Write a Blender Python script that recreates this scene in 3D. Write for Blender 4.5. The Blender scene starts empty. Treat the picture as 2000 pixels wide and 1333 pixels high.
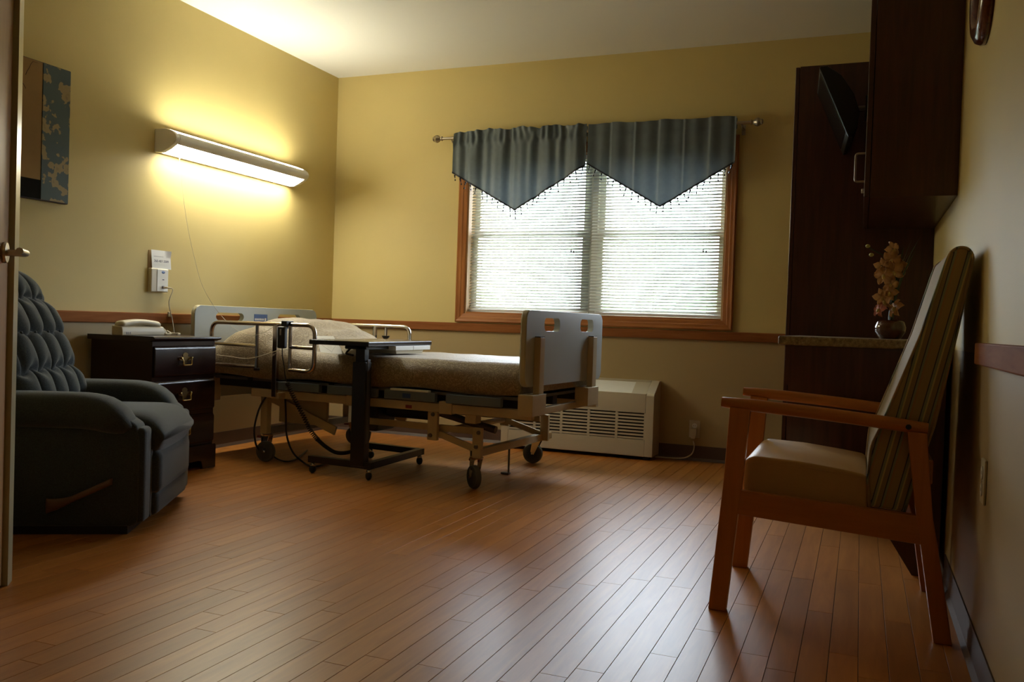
import bpy, bmesh, math, random
from mathutils import Vector, Matrix, Euler, noise
random.seed(7)
D = bpy.data
SC = bpy.context.scene
COL = SC.collection
PI = math.pi

# ------------------------------------------------------------------ camera
FPX = 1698.4
CAM = Vector((3.8694, -5.8298, 0.8779))
CR = Matrix.Rotation(0.3808, 3, 'Z') @ Matrix.Rotation(-0.0208, 3, 'X') @ Matrix.Rotation(-0.0333, 3, 'Y')
cd = D.cameras.new('camera')
cd.sensor_width = 36.0
cd.lens = 36.0 * FPX / 2000.0
cd.clip_start = 0.05
cam = D.objects.new('camera', cd)
COL.objects.link(cam)
_r, _f, _u = CR.col[0], CR.col[1], CR.col[2]
_m = Matrix((( _r.x, _u.x, -_f.x), (_r.y, _u.y, -_f.y), (_r.z, _u.z, -_f.z))).to_4x4()
_m.translation = CAM
cam.matrix_world = _m
SC.camera = cam


def P(u, v, x=None, y=None, z=None):
    """photo pixel (2000x1333) -> point on the plane x=, y= or z="""
    d = CR @ Vector(((u - 1000) / FPX, 1, -(v - 666.5) / FPX))
    k = (x - CAM.x) / d.x if x is not None else (y - CAM.y) / d.y if y is not None else (z - CAM.z) / d.z
    return CAM + d * k


# ------------------------------------------------------------------ world, light, exposure
WORLD_STRENGTH = 23.5
LAMP_DOWN = 37.0
LAMP_UP = 56.0
w = D.worlds.new('world')
SC.world = w
w.use_nodes = True
w.node_tree.nodes['Background'].inputs[0].default_value = (0.79, 0.88, 1.0, 1)
w.node_tree.nodes['Background'].inputs[1].default_value = WORLD_STRENGTH
SC.view_settings.view_transform = 'Standard'
SC.view_settings.look = 'None'
SC.view_settings.exposure = 0.2
SC.view_settings.gamma = 1.0
SC.view_settings.use_curve_mapping = False
SC.cycles.use_denoising = True
pl = D.lights.new('window_daylight', 'AREA')      # sampling portal in the window opening: adds no light of its own
pl.shape = 'RECTANGLE'
pl.size = 1.9
pl.size_y = 1.2
pl.cycles.is_portal = True
po = D.objects.new('window_daylight', pl)
COL.objects.link(po)
po.location = (2.085, 0.16, 1.52)
po.rotation_euler = (-PI / 2, 0, 0)

# ------------------------------------------------------------------ materials
def newmat(name):
    m = D.materials.new(name)
    m.use_nodes = True
    return m, m.node_tree.nodes, m.node_tree.links, m.node_tree.nodes['Principled BSDF']


def ramp(n, stops):
    r = n.new('ShaderNodeValToRGB')
    els = r.color_ramp.elements
    while len(els) < len(stops):
        els.new(0.5)
    for e, (p, c) in zip(els, stops):
        e.position = p
        e.color = (*c, 1)
    return r


def plain(name, col, rough=0.5, metal=0.0, var=0.0, nscale=8, bump=0.0, bscale=200, spec=0.5, coat=0.0, sheen=0.0, trans=0.0):
    m, n, l, b = newmat(name)
    b.inputs['Base Color'].default_value = (*col, 1)
    b.inputs['Roughness'].default_value = rough
    b.inputs['Metallic'].default_value = metal
    b.inputs['Specular IOR Level'].default_value = spec
    b.inputs['Coat Weight'].default_value = coat
    b.inputs['Sheen Weight'].default_value = sheen
    tc = n.new('ShaderNodeTexCoord')
    if var:
        t = n.new('ShaderNodeTexNoise')
        t.inputs['Scale'].default_value = nscale
        t.inputs['Detail'].default_value = 5
        l.new(tc.outputs['Object'], t.inputs['Vector'])
        r = ramp(n, [(0.3, tuple(c * (1 - var) for c in col)), (0.7, tuple(min(1, c * (1 + var)) for c in col))])
        l.new(t.outputs['Fac'], r.inputs['Fac'])
        l.new(r.outputs['Color'], b.inputs['Base Color'])
    if bump:
        t2 = n.new('ShaderNodeTexNoise')
        t2.inputs['Scale'].default_value = bscale
        l.new(tc.outputs['Object'], t2.inputs['Vector'])
        bp = n.new('ShaderNodeBump')
        bp.inputs['Strength'].default_value = bump
        bp.inputs['Distance'].default_value = 0.002
        l.new(t2.outputs['Fac'], bp.inputs['Height'])
        l.new(bp.outputs['Normal'], b.inputs['Normal'])
    if trans:
        tr = n.new('ShaderNodeBsdfTranslucent')
        tr.inputs['Color'].default_value = (*col, 1)
        mx = n.new('ShaderNodeMixShader')
        mx.inputs['Fac'].default_value = trans
        l.new(b.outputs['BSDF'], mx.inputs[1])
        l.new(tr.outputs['BSDF'], mx.inputs[2])
        l.new(mx.outputs['Shader'], n['Material Output'].inputs['Surface'])
    return m


def wood(name, dark, light, axis='x', scale=1.0, rough=0.35, coat=0.15, use_world=False, var=0.0, stretch=16.0, spec=0.5, bump=0.08, detail=8):
    """long-grain wood: stretched noise, axis = grain direction"""
    m, n, l, b = newmat(name)
    b.inputs['Roughness'].default_value = rough
    b.inputs['Coat Weight'].default_value = coat
    b.inputs['Coat Roughness'].default_value = 0.2
    b.inputs['Specular IOR Level'].default_value = spec
    if use_world:
        g = n.new('ShaderNodeNewGeometry')
        src = g.outputs['Position']
    else:
        tc = n.new('ShaderNodeTexCoord')
        src = tc.outputs['Object']
    mp = n.new('ShaderNodeMapping')
    s = [stretch * scale] * 3
    s['xyz'.index(axis)] = 1.2 * scale
    mp.inputs['Scale'].default_value = s
    l.new(src, mp.inputs['Vector'])
    vec = mp.outputs['Vector']
    rnd = None
    if var:
        oi = n.new('ShaderNodeObjectInfo')
        gi = n.new('ShaderNodeNewGeometry')
        ad = n.new('ShaderNodeMath')
        ad.operation = 'ADD'
        l.new(oi.outputs['Random'], ad.inputs[0])
        l.new(gi.outputs['Random Per Island'], ad.inputs[1])
        fr = n.new('ShaderNodeMath')
        fr.operation = 'FRACT'
        l.new(ad.outputs[0], fr.inputs[0])
        rnd = fr.outputs[0]
        mul = n.new('ShaderNodeVectorMath')
        mul.operation = 'SCALE'
        mul.inputs[0].default_value = (37.0, 11.0, 5.0)
        l.new(rnd, mul.inputs['Scale'])
        av = n.new('ShaderNodeVectorMath')
        av.operation = 'ADD'
        l.new(vec, av.inputs[0])
        l.new(mul.outputs[0], av.inputs[1])
        vec = av.outputs[0]
    t = n.new('ShaderNodeTexNoise')
    t.inputs['Scale'].default_value = 2.2
    t.inputs['Detail'].default_value = detail
    t.inputs['Roughness'].default_value = 0.62
    t.inputs['Distortion'].default_value = 0.6
    l.new(vec, t.inputs['Vector'])
    r = ramp(n, [(0.28, dark), (0.52, tuple((a + c) / 2 for a, c in zip(dark, light))), (0.75, light)])
    l.new(t.outputs['Fac'], r.inputs['Fac'])
    out = r.outputs['Color']
    if rnd is not None:
        hs = n.new('ShaderNodeHueSaturation')
        mr = n.new('ShaderNodeMapRange')
        mr.inputs['To Min'].default_value = 1 - var
        mr.inputs['To Max'].default_value = 1 + var
        l.new(rnd, mr.inputs['Value'])
        l.new(mr.outputs['Result'], hs.inputs['Value'])
        l.new(out, hs.inputs['Color'])
        out = hs.outputs['Color']
    l.new(out, b.inputs['Base Color'])
    bp = n.new('ShaderNodeBump')
    bp.inputs['Strength'].default_value = bump
    bp.inputs['Distance'].default_value = 0.002
    l.new(t.outputs['Fac'], bp.inputs['Height'])
    l.new(bp.outputs['Normal'], b.inputs['Normal'])
    return m


def emis(name, col, s):
    m, n, l, b = newmat(name)
    b.inputs['Base Color'].default_value = (0.8, 0.8, 0.8, 1)
    b.inputs['Emission Color'].default_value = (*col, 1)
    b.inputs['Emission Strength'].default_value = s
    return m


M = {}
M['wall'] = plain('wall_paint', (0.62, 0.49, 0.195), 0.55, var=0.03, nscale=2, bump=0.15, bscale=350, spec=0.35)
# two-tone paint: a darker taupe below the chair rail
_n, _l = M['wall'].node_tree.nodes, M['wall'].node_tree.links
_b = _n['Principled BSDF']
_up = _b.inputs['Base Color'].links[0].from_socket
_g = _n.new('ShaderNodeNewGeometry')
_s = _n.new('ShaderNodeSeparateXYZ')
_l.new(_g.outputs['Position'], _s.inputs[0])
_c = _n.new('ShaderNodeMath')
_c.operation = 'GREATER_THAN'
_c.inputs[1].default_value = 0.835
_l.new(_s.outputs['Z'], _c.inputs[0])
_x = _n.new('ShaderNodeMix')
_x.data_type = 'RGBA'
_x.inputs[6].default_value = (0.40, 0.295, 0.14, 1)
_l.new(_c.outputs[0], _x.inputs[0])
_l.new(_up, _x.inputs[7])
_l.new(_x.outputs[2], _b.inputs['Base Color'])
M['ceiling'] = plain('ceiling_paint', (0.86, 0.85, 0.76), 0.8, bump=0.2, bscale=250, spec=0.2)
M['plank'] = wood('floor_plank', (0.35, 0.122, 0.021), (0.50, 0.195, 0.038), 'y', 1.0, rough=0.35, coat=0.0, use_world=True, var=0.12, spec=0.43, bump=0.004, stretch=13.0, detail=4)
M['subfloor'] = plain('floor_joint', (0.02, 0.012, 0.008), 0.8)
M['rail'] = wood('chair_rail_oak', (0.21, 0.068, 0.020), (0.34, 0.130, 0.042), 'x', 1.0, 0.65, 0.0, spec=0.06)
M['rail_y'] = wood('chair_rail_oak_y', (0.21, 0.068, 0.020), (0.34, 0.130, 0.042), 'y', 1.0, 0.65, 0.0, spec=0.06)
M['oak'] = wood('window_oak', (0.28, 0.092, 0.020), (0.48, 0.185, 0.045), 'x', 1.0, 0.45, 0.0, spec=0.35)
M['oak_z'] = wood('window_oak_z', (0.28, 0.092, 0.020), (0.48, 0.185, 0.045), 'z', 1.0, 0.45, 0.0, spec=0.35)
M['oak_pale'] = wood('window_jamb_wood', (0.50, 0.30, 0.14), (0.66, 0.43, 0.22), 'z', 1.0, 0.45)
M['base'] = plain('vinyl_baseboard', (0.085, 0.048, 0.032), 0.45, var=0.1)
M['caulk'] = plain('baseboard_caulk', (0.55, 0.50, 0.42), 0.6)
M['sash'] = plain('window_sash', (0.62, 0.58, 0.50), 0.5)
M['blind'] = plain('blind_slat', (0.74, 0.74, 0.70), 0.45, trans=0.13)
M['white'] = plain('white_plastic', (0.80, 0.78, 0.72), 0.4)
M['cream'] = plain('cream_plastic', (0.56, 0.49, 0.34), 0.42)
M['lampbody'] = plain('lamp_housing', (0.86, 0.83, 0.74), 0.5)
M['lampdown'] = emis('lamp_lens_down', (1.0, 0.965, 0.80), LAMP_DOWN)
M['lampup'] = emis('lamp_lens_up', (1.0, 0.965, 0.80), LAMP_UP)
M['valance'] = plain('valance_satin', (0.115, 0.142, 0.152), 0.45, var=0.08, nscale=30, spec=0.35, sheen=0.2, trans=0.13)
M['trimblack'] = plain('black_braid', (0.008, 0.008, 0.012), 0.6)
M['bead'] = plain('black_bead', (0.006, 0.006, 0.01), 0.12)
M['nickel'] = plain('antique_nickel', (0.42, 0.37, 0.29), 0.32, metal=1.0)
M['chrome'] = plain('chrome', (0.70, 0.68, 0.66), 0.16, metal=1.0)
M['bronze'] = plain('bronzed_tube', (0.52, 0.45, 0.41), 0.18, metal=1.0)
M['steel'] = plain('brushed_steel', (0.58, 0.55, 0.50), 0.3, metal=1.0, bump=0.05)
M['brass'] = plain('brass', (0.72, 0.55, 0.22), 0.24, metal=1.0)
M['brassdark'] = plain('aged_brass', (0.20, 0.14, 0.06), 0.5, metal=1.0)
M['cherry'] = wood('dark_cherry', (0.012, 0.004, 0.003), (0.034, 0.011, 0.008), 'y', 1.0, 0.22, 0.5)
M['mahog'] = wood('dark_mahogany_laminate', (0.045, 0.014, 0.010), (0.095, 0.030, 0.019), 'z', 1.0, 0.32, 0.2)
M['beige'] = plain('bed_beige_enamel', (0.52, 0.42, 0.25), 0.35, var=0.06)
M['bedgrey'] = plain('bed_grey_plastic', (0.42, 0.45, 0.42), 0.38, var=0.03, nscale=5)
M['bedcap'] = plain('bed_cap_edge', (0.42, 0.38, 0.25), 0.4)
M['deckblue'] = plain('bed_deck_blue', (0.13, 0.16, 0.19), 0.4)
M['black'] = plain('black_metal', (0.010, 0.009, 0.009), 0.35)
M['blackplastic'] = plain('black_plastic', (0.012, 0.012, 0.013), 0.45)
M['rubber'] = plain('grey_rubber', (0.055, 0.055, 0.05), 0.55)
M['wheelgrey'] = plain('caster_tread', (0.12, 0.125, 0.12), 0.45)
M['motor'] = plain('motor_grey', (0.16, 0.15, 0.14), 0.35, metal=0.5)
M['ac'] = plain('ac_beige', (0.50, 0.43, 0.31), 0.42)
M['acdark'] = plain('ac_dark_slot', (0.02, 0.017, 0.012), 0.7)
M['honey'] = wood('honey_maple', (0.46, 0.145, 0.020), (0.60, 0.215, 0.036), 'z', 0.8, 0.32, 0.35)
M['honey_x'] = wood('honey_maple_x', (0.46, 0.145, 0.020), (0.60, 0.215, 0.036), 'x', 0.8, 0.28, 0.4)
M['tan'] = plain('tan_vinyl', (0.54, 0.34, 0.145), 0.45, var=0.03, bump=0.06, bscale=400, spec=0.3)
M['recl'] = plain('recliner_tweed', (0.042, 0.050, 0.050), 0.9, var=0.28, nscale=260, bump=0.5, bscale=420, spec=0.2, sheen=0.25)
M['leverwood'] = wood('lever_wood', (0.10, 0.042, 0.016), (0.17, 0.075, 0.03), 'x', 1.0, 0.45)
M['paper'] = plain('white_paper', (0.80, 0.80, 0.80), 0.7)
M['ink'] = plain('print_ink', (0.10, 0.10, 0.16), 0.7)
M['greyline'] = plain('pencil_grey', (0.35, 0.35, 0.38), 0.7)
M['blue'] = plain('label_blue', (0.025, 0.075, 0.24), 0.5)
M['bluelens'] = plain('indicator_blue', (0.03, 0.07, 0.25), 0.25)
M['redtag'] = plain('red_tag', (0.22, 0.03, 0.02), 0.5)
M['doorwood'] = wood('door_birch', (0.36, 0.19, 0.075), (0.46, 0.27, 0.115), 'z', 1.0, 0.5, 0.0, spec=0.25)
M['frame'] = plain('door_frame_paint', (0.42, 0.38, 0.24), 0.3)
M['tvblack'] = plain('tv_black', (0.006, 0.006, 0.006), 0.35)
M['tvscreen'] = plain('tv_screen', (0.012, 0.013, 0.012), 0.18)
M['clockwood'] = wood('clock_cherry', (0.07, 0.014, 0.008), (0.16, 0.035, 0.016), 'z', 2, 0.15, 0.6)
M['clockface'] = plain('clock_face', (0.70, 0.64, 0.50), 0.5)
M['petal'] = plain('orchid_petal', (0.46, 0.235, 0.075), 0.6, var=0.30, nscale=40, trans=0.2)
M['petalpink'] = plain('orchid_petal_pink', (0.46, 0.15, 0.08), 0.6, var=0.2, nscale=40, trans=0.2)
M['lip'] = plain('orchid_lip', (0.58, 0.42, 0.14), 0.6)
M['bud'] = plain('orchid_bud', (0.42, 0.40, 0.12), 0.55)
M['leaf'] = plain('leaf_green', (0.022, 0.05, 0.02), 0.5)
M['pot'] = plain('amber_glass_pot', (0.085, 0.020, 0.006), 0.15, spec=0.6, coat=0.5)
M['grass'] = plain('lawn_green', (0.14, 0.22, 0.07), 0.9, var=0.3, nscale=2)
M['hedge'] = plain('hedge_green', (0.16, 0.25, 0.11), 0.9, var=0.3, nscale=3)


def glass_mat():
    m, n, l, b = newmat('window_glass')
    n.remove(b)
    t = n.new('ShaderNodeBsdfTransparent')
    t.inputs['Color'].default_value = (0.97, 0.985, 0.98, 1)
    g = n.new('ShaderNodeBsdfGlossy')
    g.inputs['Roughness'].default_value = 0.02
    f = n.new('ShaderNodeFresnel')
    f.inputs['IOR'].default_value = 1.25
    mx = n.new('ShaderNodeMixShader')
    l.new(f.outputs['Fac'], mx.inputs['Fac'])
    l.new(t.outputs['BSDF'], mx.inputs[1])
    l.new(g.outputs['BSDF'], mx.inputs[2])
    l.new(mx.outputs['Shader'], n['Material Output'].inputs['Surface'])
    return m


M['glass'] = glass_mat()


def granite():
    m, n, l, b = newmat('granite_laminate')
    tc = n.new('ShaderNodeTexCoord')
    v = n.new('ShaderNodeTexNoise')
    v.inputs['Scale'].default_value = 70
    v.inputs['Detail'].default_value = 6
    v.inputs['Roughness'].default_value = 0.75
    l.new(tc.outputs['Object'], v.inputs['Vector'])
    r = ramp(n, [(0.30, (0.08, 0.06, 0.035)), (0.45, (0.22, 0.16, 0.085)), (0.58, (0.34, 0.27, 0.15)), (0.70, (0.50, 0.42, 0.27))])
    l.new(v.outputs['Fac'], r.inputs['Fac'])
    l.new(r.outputs['Color'], b.inputs['Base Color'])
    b.inputs['Roughness'].default_value = 0.35
    return m


M['granite'] = granite()


def brocade():
    m, n, l, b = newmat('bedspread_brocade')
    tc = n.new('ShaderNodeTexCoord')
    no = n.new('ShaderNodeTexNoise')
    no.inputs['Scale'].default_value = 16
    no.inputs['Detail'].default_value = 3
    l.new(tc.outputs['Object'], no.inputs['Vector'])
    sc = n.new('ShaderNodeVectorMath')
    sc.operation = 'SCALE'
    sc.inputs['Scale'].default_value = 0.32
    l.new(no.outputs['Color'], sc.inputs[0])
    ad = n.new('ShaderNodeVectorMath')
    l.new(tc.outputs['Object'], ad.inputs[0])
    l.new(sc.outputs[0], ad.inputs[1])
    vo = n.new('ShaderNodeTexVoronoi')
    vo.feature = 'DISTANCE_TO_EDGE'
    vo.inputs['Scale'].default_value = 15
    l.new(ad.outputs[0], vo.inputs['Vector'])
    wv = n.new('ShaderNodeTexWave')
    wv.wave_type = 'RINGS'
    wv.inputs['Scale'].default_value = 11
    wv.inputs['Distortion'].default_value = 9
    wv.inputs['Detail'].default_value = 2
    l.new(ad.outputs[0], wv.inputs['Vector'])
    mm = n.new('ShaderNodeMath')
    mm.operation = 'MULTIPLY'
    l.new(wv.outputs['Fac'], mm.inputs[0])
    mr = n.new('ShaderNodeMapRange')
    mr.inputs['From Max'].default_value = 0.12
    l.new(vo.outputs['Distance'], mr.inputs['Value'])
    l.new(mr.outputs['Result'], mm.inputs[1])
    r = ramp(n, [(0.1, (0.190, 0.130, 0.056)), (0.45, (0.235, 0.168, 0.078)), (0.8, (0.30, 0.222, 0.112))])
    l.new(mm.outputs[0], r.inputs['Fac'])
    l.new(r.outputs['Color'], b.inputs['Base Color'])
    b.inputs['Roughness'].default_value = 0.55
    b.inputs['Sheen Weight'].default_value = 0.3
    bp = n.new('ShaderNodeBump')
    bp.inputs['Strength'].default_value = 0.35
    bp.inputs['Distance'].default_value = 0.004
    l.new(mm.outputs[0], bp.inputs['Height'])
    l.new(bp.outputs['Normal'], b.inputs['Normal'])
    return m


M['brocade'] = brocade()


def stripes():
    """striped upholstery: bands by (depth + width) across a back that leans 12 degrees"""
    m, n, l, b = newmat('striped_upholstery')
    tc = n.new('ShaderNodeTexCoord')
    mp = n.new('ShaderNodeMapping')
    mp.inputs['Rotation'].default_value = (0, -math.radians(12.5), 0)
    l.new(tc.outputs['Object'], mp.inputs['Vector'])
    sx = n.new('ShaderNodeSeparateXYZ')
    l.new(mp.outputs['Vector'], sx.inputs[0])
    ad = n.new('ShaderNodeMath')
    l.new(sx.outputs['X'], ad.inputs[0])
    l.new(sx.outputs['Y'], ad.inputs[1])
    mu = n.new('ShaderNodeMath')
    mu.operation = 'MULTIPLY'
    mu.inputs[1].default_value = 1 / 0.060
    l.new(ad.outputs[0], mu.inputs[0])
    fr = n.new('ShaderNodeMath')
    fr.operation = 'FRACT'
    l.new(mu.outputs[0], fr.inputs[0])
    tanc, tan2, sage, rust, slate, cream = (0.37, 0.255, 0.115), (0.30, 0.21, 0.11), (0.25, 0.28, 0.18), (0.38, 0.22, 0.10), (0.055, 0.055, 0.065), (0.56, 0.44, 0.20)
    r = ramp(n, [(0.0, tanc), (0.33, slate), (0.38, sage), (0.49, cream), (0.56, tan2), (0.76, slate), (0.81, sage), (0.90, rust)])
    r.color_ramp.interpolation = 'CONSTANT'
    l.new(fr.outputs[0], r.inputs['Fac'])
    l.new(r.outputs['Color'], b.inputs['Base Color'])
    b.inputs['Roughness'].default_value = 0.8
    b.inputs['Sheen Weight'].default_value = 0.2
    t2 = n.new('ShaderNodeTexNoise')
    t2.inputs['Scale'].default_value = 500
    l.new(tc.outputs['Object'], t2.inputs['Vector'])
    bp = n.new('ShaderNodeBump')
    bp.inputs['Strength'].default_value = 0.2
    bp.inputs['Distance'].default_value = 0.001
    l.new(t2.outputs['Fac'], bp.inputs['Height'])
    l.new(bp.outputs['Normal'], b.inputs['Normal'])
    return m


M['stripe'] = stripes()


def blossoms():
    m, n, l, b = newmat('picture_blossom_print')
    tc = n.new('ShaderNodeTexCoord')
    no = n.new('ShaderNodeTexNoise')
    no.inputs['Scale'].default_value = 14
    l.new(tc.outputs['Object'], no.inputs['Vector'])
    mixv = n.new('ShaderNodeMix')
    mixv.data_type = 'VECTOR'
    mixv.inputs['Factor'].default_value = 0.12
    l.new(tc.outputs['Object'], mixv.inputs[4])
    l.new(no.outputs['Color'], mixv.inputs[5])
    vo = n.new('ShaderNodeTexVoronoi')
    vo.inputs['Scale'].default_value = 13
    l.new(mixv.outputs[1], vo.inputs['Vector'])
    sp = n.new('ShaderNodeTexNoise')
    sp.inputs['Scale'].default_value = 45
    sp.inputs['Detail'].default_value = 3
    l.new(tc.outputs['Object'], sp.inputs['Vector'])
    ad = n.new('ShaderNodeMath')
    ad.operation = 'MULTIPLY_ADD'
    ad.inputs[1].default_value = 0.55
    l.new(sp.outputs['Fac'], ad.inputs[0])
    l.new(vo.outputs['Distance'], ad.inputs[2])
    r = ramp(n, [(0.0, (0.10, 0.055, 0.03)), (0.40, (0.30, 0.22, 0.09)), (0.63, (0.30, 0.22, 0.10)), (0.67, (0.060, 0.085, 0.085)), (1.0, (0.055, 0.085, 0.09))])
    l.new(ad.outputs[0], r.inputs['Fac'])
    l.new(r.outputs['Color'], b.inputs['Base Color'])
    b.inputs['Roughness'].default_value = 0.6
    return m


M['pic_blue'] = blossoms()
M['pic_tan'] = plain('picture_tan_print', (0.30, 0.185, 0.075), 0.8, spec=0.15, var=0.12, nscale=6)
M['pic_black'] = plain('picture_black', (0.010, 0.009, 0.007), 0.9, spec=0.1)
M['pic_edge'] = plain('picture_edge', (0.035, 0.012, 0.008), 0.5)
M['branch'] = plain('picture_branch_ink', (0.07, 0.035, 0.02), 0.6)


# ------------------------------------------------------------------ mesh helpers
class MB:
    def __init__(s):
        s.v, s.f = [], []

    def add(s, vs, fs):
        o = len(s.v)
        s.v += [Vector(p) for p in vs]
        s.f += [tuple(i + o for i in f) for f in fs]
        return s

    def box(s, x0, x1, y0, y1, z0, z1):
        vs = [(x, y, z) for z in (z0, z1) for y in (y0, y1) for x in (x0, x1)]
        return s.add(vs, [(0, 2, 3, 1), (4, 5, 7, 6), (0, 1, 5, 4), (2, 6, 7, 3), (0, 4, 6, 2), (1, 3, 7, 5)])

    def rbox(s, x0, x1, y0, y1, z0, z1, r=0.01, seg=3):
        bm = bmesh.new()
        bmesh.ops.create_cube(bm, size=1)
        for v in bm.verts:
            v.co = Vector(((x0 + x1) / 2 + v.co.x * (x1 - x0), (y0 + y1) / 2 + v.co.y * (y1 - y0), (z0 + z1) / 2 + v.co.z * (z1 - z0)))
        r = min(r, 0.49 * min(x1 - x0, y1 - y0, z1 - z0))
        bmesh.ops.bevel(bm, geom=bm.edges[:], offset=r, segments=seg, profile=0.5, affect='EDGES', clamp_overlap=True)
        bm.verts.index_update()
        s.add([v.co.copy() for v in bm.verts], [tuple(v.index for v in f.verts) for f in bm.faces])
        bm.free()
        return s

    def prism(s, poly, a, d, axis='y', bevel=0.0, seg=2):
        """poly: 2D points in the plane normal to axis, from a to d along axis. xz for y, yz for x, xy for z"""
        def mk(p, t):
            return {'y': (p[0], t, p[1]), 'x': (t, p[0], p[1]), 'z': (p[0], p[1], t)}[axis]
        n = len(poly)
        bm = bmesh.new()
        v1 = [bm.verts.new(mk(p, a)) for p in poly]
        v2 = [bm.verts.new(mk(p, d)) for p in poly]
        bm.faces.new(v1)
        bm.faces.new(v2[::-1])
        for i in range(n):
            j = (i + 1) % n
            bm.faces.new((v1[j], v1[i], v2[i], v2[j]))
        bmesh.ops.recalc_face_normals(bm, faces=bm.faces[:])
        if bevel:
            bmesh.ops.bevel(bm, geom=bm.edges[:], offset=bevel, segments=seg, profile=0.5, affect='EDGES', clamp_overlap=True)
        bm.verts.index_update()
        s.add([v.co.copy() for v in bm.verts], [tuple(v.index for v in f.verts) for f in bm.faces])
        bm.free()
        return s

    def loft(s, rings, closed=True, cap=True):
        o = len(s.v)
        n = len(rings[0])
        for r in rings:
            s.v += [Vector(p) for p in r]
        m = n if closed else n - 1
        for i in range(len(rings) - 1):
            for j in range(m):
                k = (j + 1) % n
                s.f.append((o + i * n + j, o + i * n + k, o + (i + 1) * n + k, o + (i + 1) * n + j))
        if cap and closed:
            s.f.append(tuple(o + j for j in range(n))[::-1])
            s.f.append(tuple(o + (len(rings) - 1) * n + j for j in range(n)))
        return s

    def tube(s, path, r, n=8, closed=False):
        path = [Vector(p) for p in path]
        N = len(path)
        rs = r if isinstance(r, (list, tuple)) else [r] * N
        tang = []
        for i in range(N):
            if closed:
                t = path[(i + 1) % N] - path[i - 1]
            else:
                t = path[min(i + 1, N - 1)] - path[max(i - 1, 0)]
            tang.append(t.normalized() if t.length > 1e-9 else Vector((0, 0, 1)))
        up = Vector((0, 0, 1)) if abs(tang[0].z) < 0.9 else Vector((1, 0, 0))
        nrm = (up - tang[0] * up.dot(tang[0])).normalized()
        rings = []
        for i in range(N):
            nrm = (nrm - tang[i] * nrm.dot(tang[i]))
            nrm = nrm.normalized() if nrm.length > 1e-6 else tang[i].orthogonal().normalized()
            b = tang[i].cross(nrm)
            rings.append([path[i] + (nrm * math.cos(2 * PI * k / n) + b * math.sin(2 * PI * k / n)) * rs[i] for k in range(n)])
        if closed:
            rings.append(rings[0])
            return s.loft(rings, True, False)
        return s.loft(rings, True, True)

    def lathe(s, prof, c=(0, 0, 0), n=20, axis='z'):
        c = Vector(c)
        rings = []
        for (r, h) in prof:
            ring = []
            for k in range(n):
                a = 2 * PI * k / n
                p = {'z': (r * math.cos(a), r * math.sin(a), h), 'x': (h, r * math.cos(a), r * math.sin(a)), 'y': (r * math.sin(a), h, r * math.cos(a))}[axis]
                ring.append(c + Vector(p))
            rings.append(ring)
        return s.loft(rings, True, True)

    def ball(s, c, rx, ry=None, rz=None, n=10, m=6):
        ry = rx if ry is None else ry
        rz = rx if rz is None else rz
        rings = []
        for i in range(1, m):
            a = PI * i / m
            rings.append([(c[0] + rx * math.sin(a) * math.cos(2 * PI * k / n), c[1] + ry * math.sin(a) * math.sin(2 * PI * k / n), c[2] - rz * math.cos(a)) for k in range(n)])
        o = len(s.v)
        s.loft(rings, True, False)
        b, t = len(s.v), len(s.v) + 1
        s.v += [Vector((c[0], c[1], c[2] - rz)), Vector((c[0], c[1], c[2] + rz))]
        L = o + (m - 2) * n
        for k in range(n):
            j = (k + 1) % n
            s.f.append((b, o + j, o + k))
            s.f.append((t, L + k, L + j))
        return s

    def grid(s, fn, nu, nv):
        o = len(s.v)
        for i in range(nu + 1):
            for j in range(nv + 1):
                s.v.append(Vector(fn(i / nu, j / nv)))
        for i in range(nu):
            for j in range(nv):
                a = o + i * (nv + 1) + j
                s.f.append((a, a + 1, a + nv + 2, a + nv + 1))
        return s

    def xform(s, mat):
        s.v = [mat @ p for p in s.v]
        return s


def fillet(pts, r, n=5, closed=False):
    pts = [Vector(p) for p in pts]
    out = []
    N = len(pts)
    for i, p in enumerate(pts):
        if not closed and i in (0, N - 1):
            out.append(p)
            continue
        a, b = pts[i - 1], pts[(i + 1) % N]
        da, db = (a - p), (b - p)
        k = min(r, da.length * 0.49, db.length * 0.49)
        p0, p2 = p + da.normalized() * k, p + db.normalized() * k
        for t in range(n + 1):
            t /= n
            out.append(p0 * (1 - t) ** 2 + p * 2 * t * (1 - t) + p2 * t * t)
    return out


def smoothpath(pts, n=8):
    """Catmull-Rom through the points"""
    pts = [Vector(p) for p in pts]
    out = []
    for i in range(len(pts) - 1):
        p0, p1, p2, p3 = pts[max(i - 1, 0)], pts[i], pts[i + 1], pts[min(i + 2, len(pts) - 1)]
        for k in range(n):
            t = k / n
            out.append(0.5 * ((2 * p1) + (p2 - p0) * t + (2 * p0 - 5 * p1 + 4 * p2 - p3) * t * t + (3 * p1 - p0 - 3 * p2 + p3) * t ** 3))
    out.append(pts[-1])
    return out


def wm(o):
    return (wm(o.parent) if o.parent else Matrix.Identity(4)) @ o.matrix_basis


def mesh(name, mb, m, smooth=False):
    me = D.meshes.new(name)
    me.from_pydata([tuple(v) for v in mb.v], [], mb.f)
    bm = bmesh.new()
    bm.from_mesh(me)
    bmesh.ops.recalc_face_normals(bm, faces=bm.faces[:])
    bm.to_mesh(me)
    bm.free()
    me.materials.append(M[m] if isinstance(m, str) else m)
    if smooth:
        me.polygons.foreach_set('use_smooth', [True] * len(me.polygons))
        if smooth != 'all':
            try:
                me.set_sharp_from_angle(angle=math.radians(40))
            except Exception:
                pass
    me.update()
    return me


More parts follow.
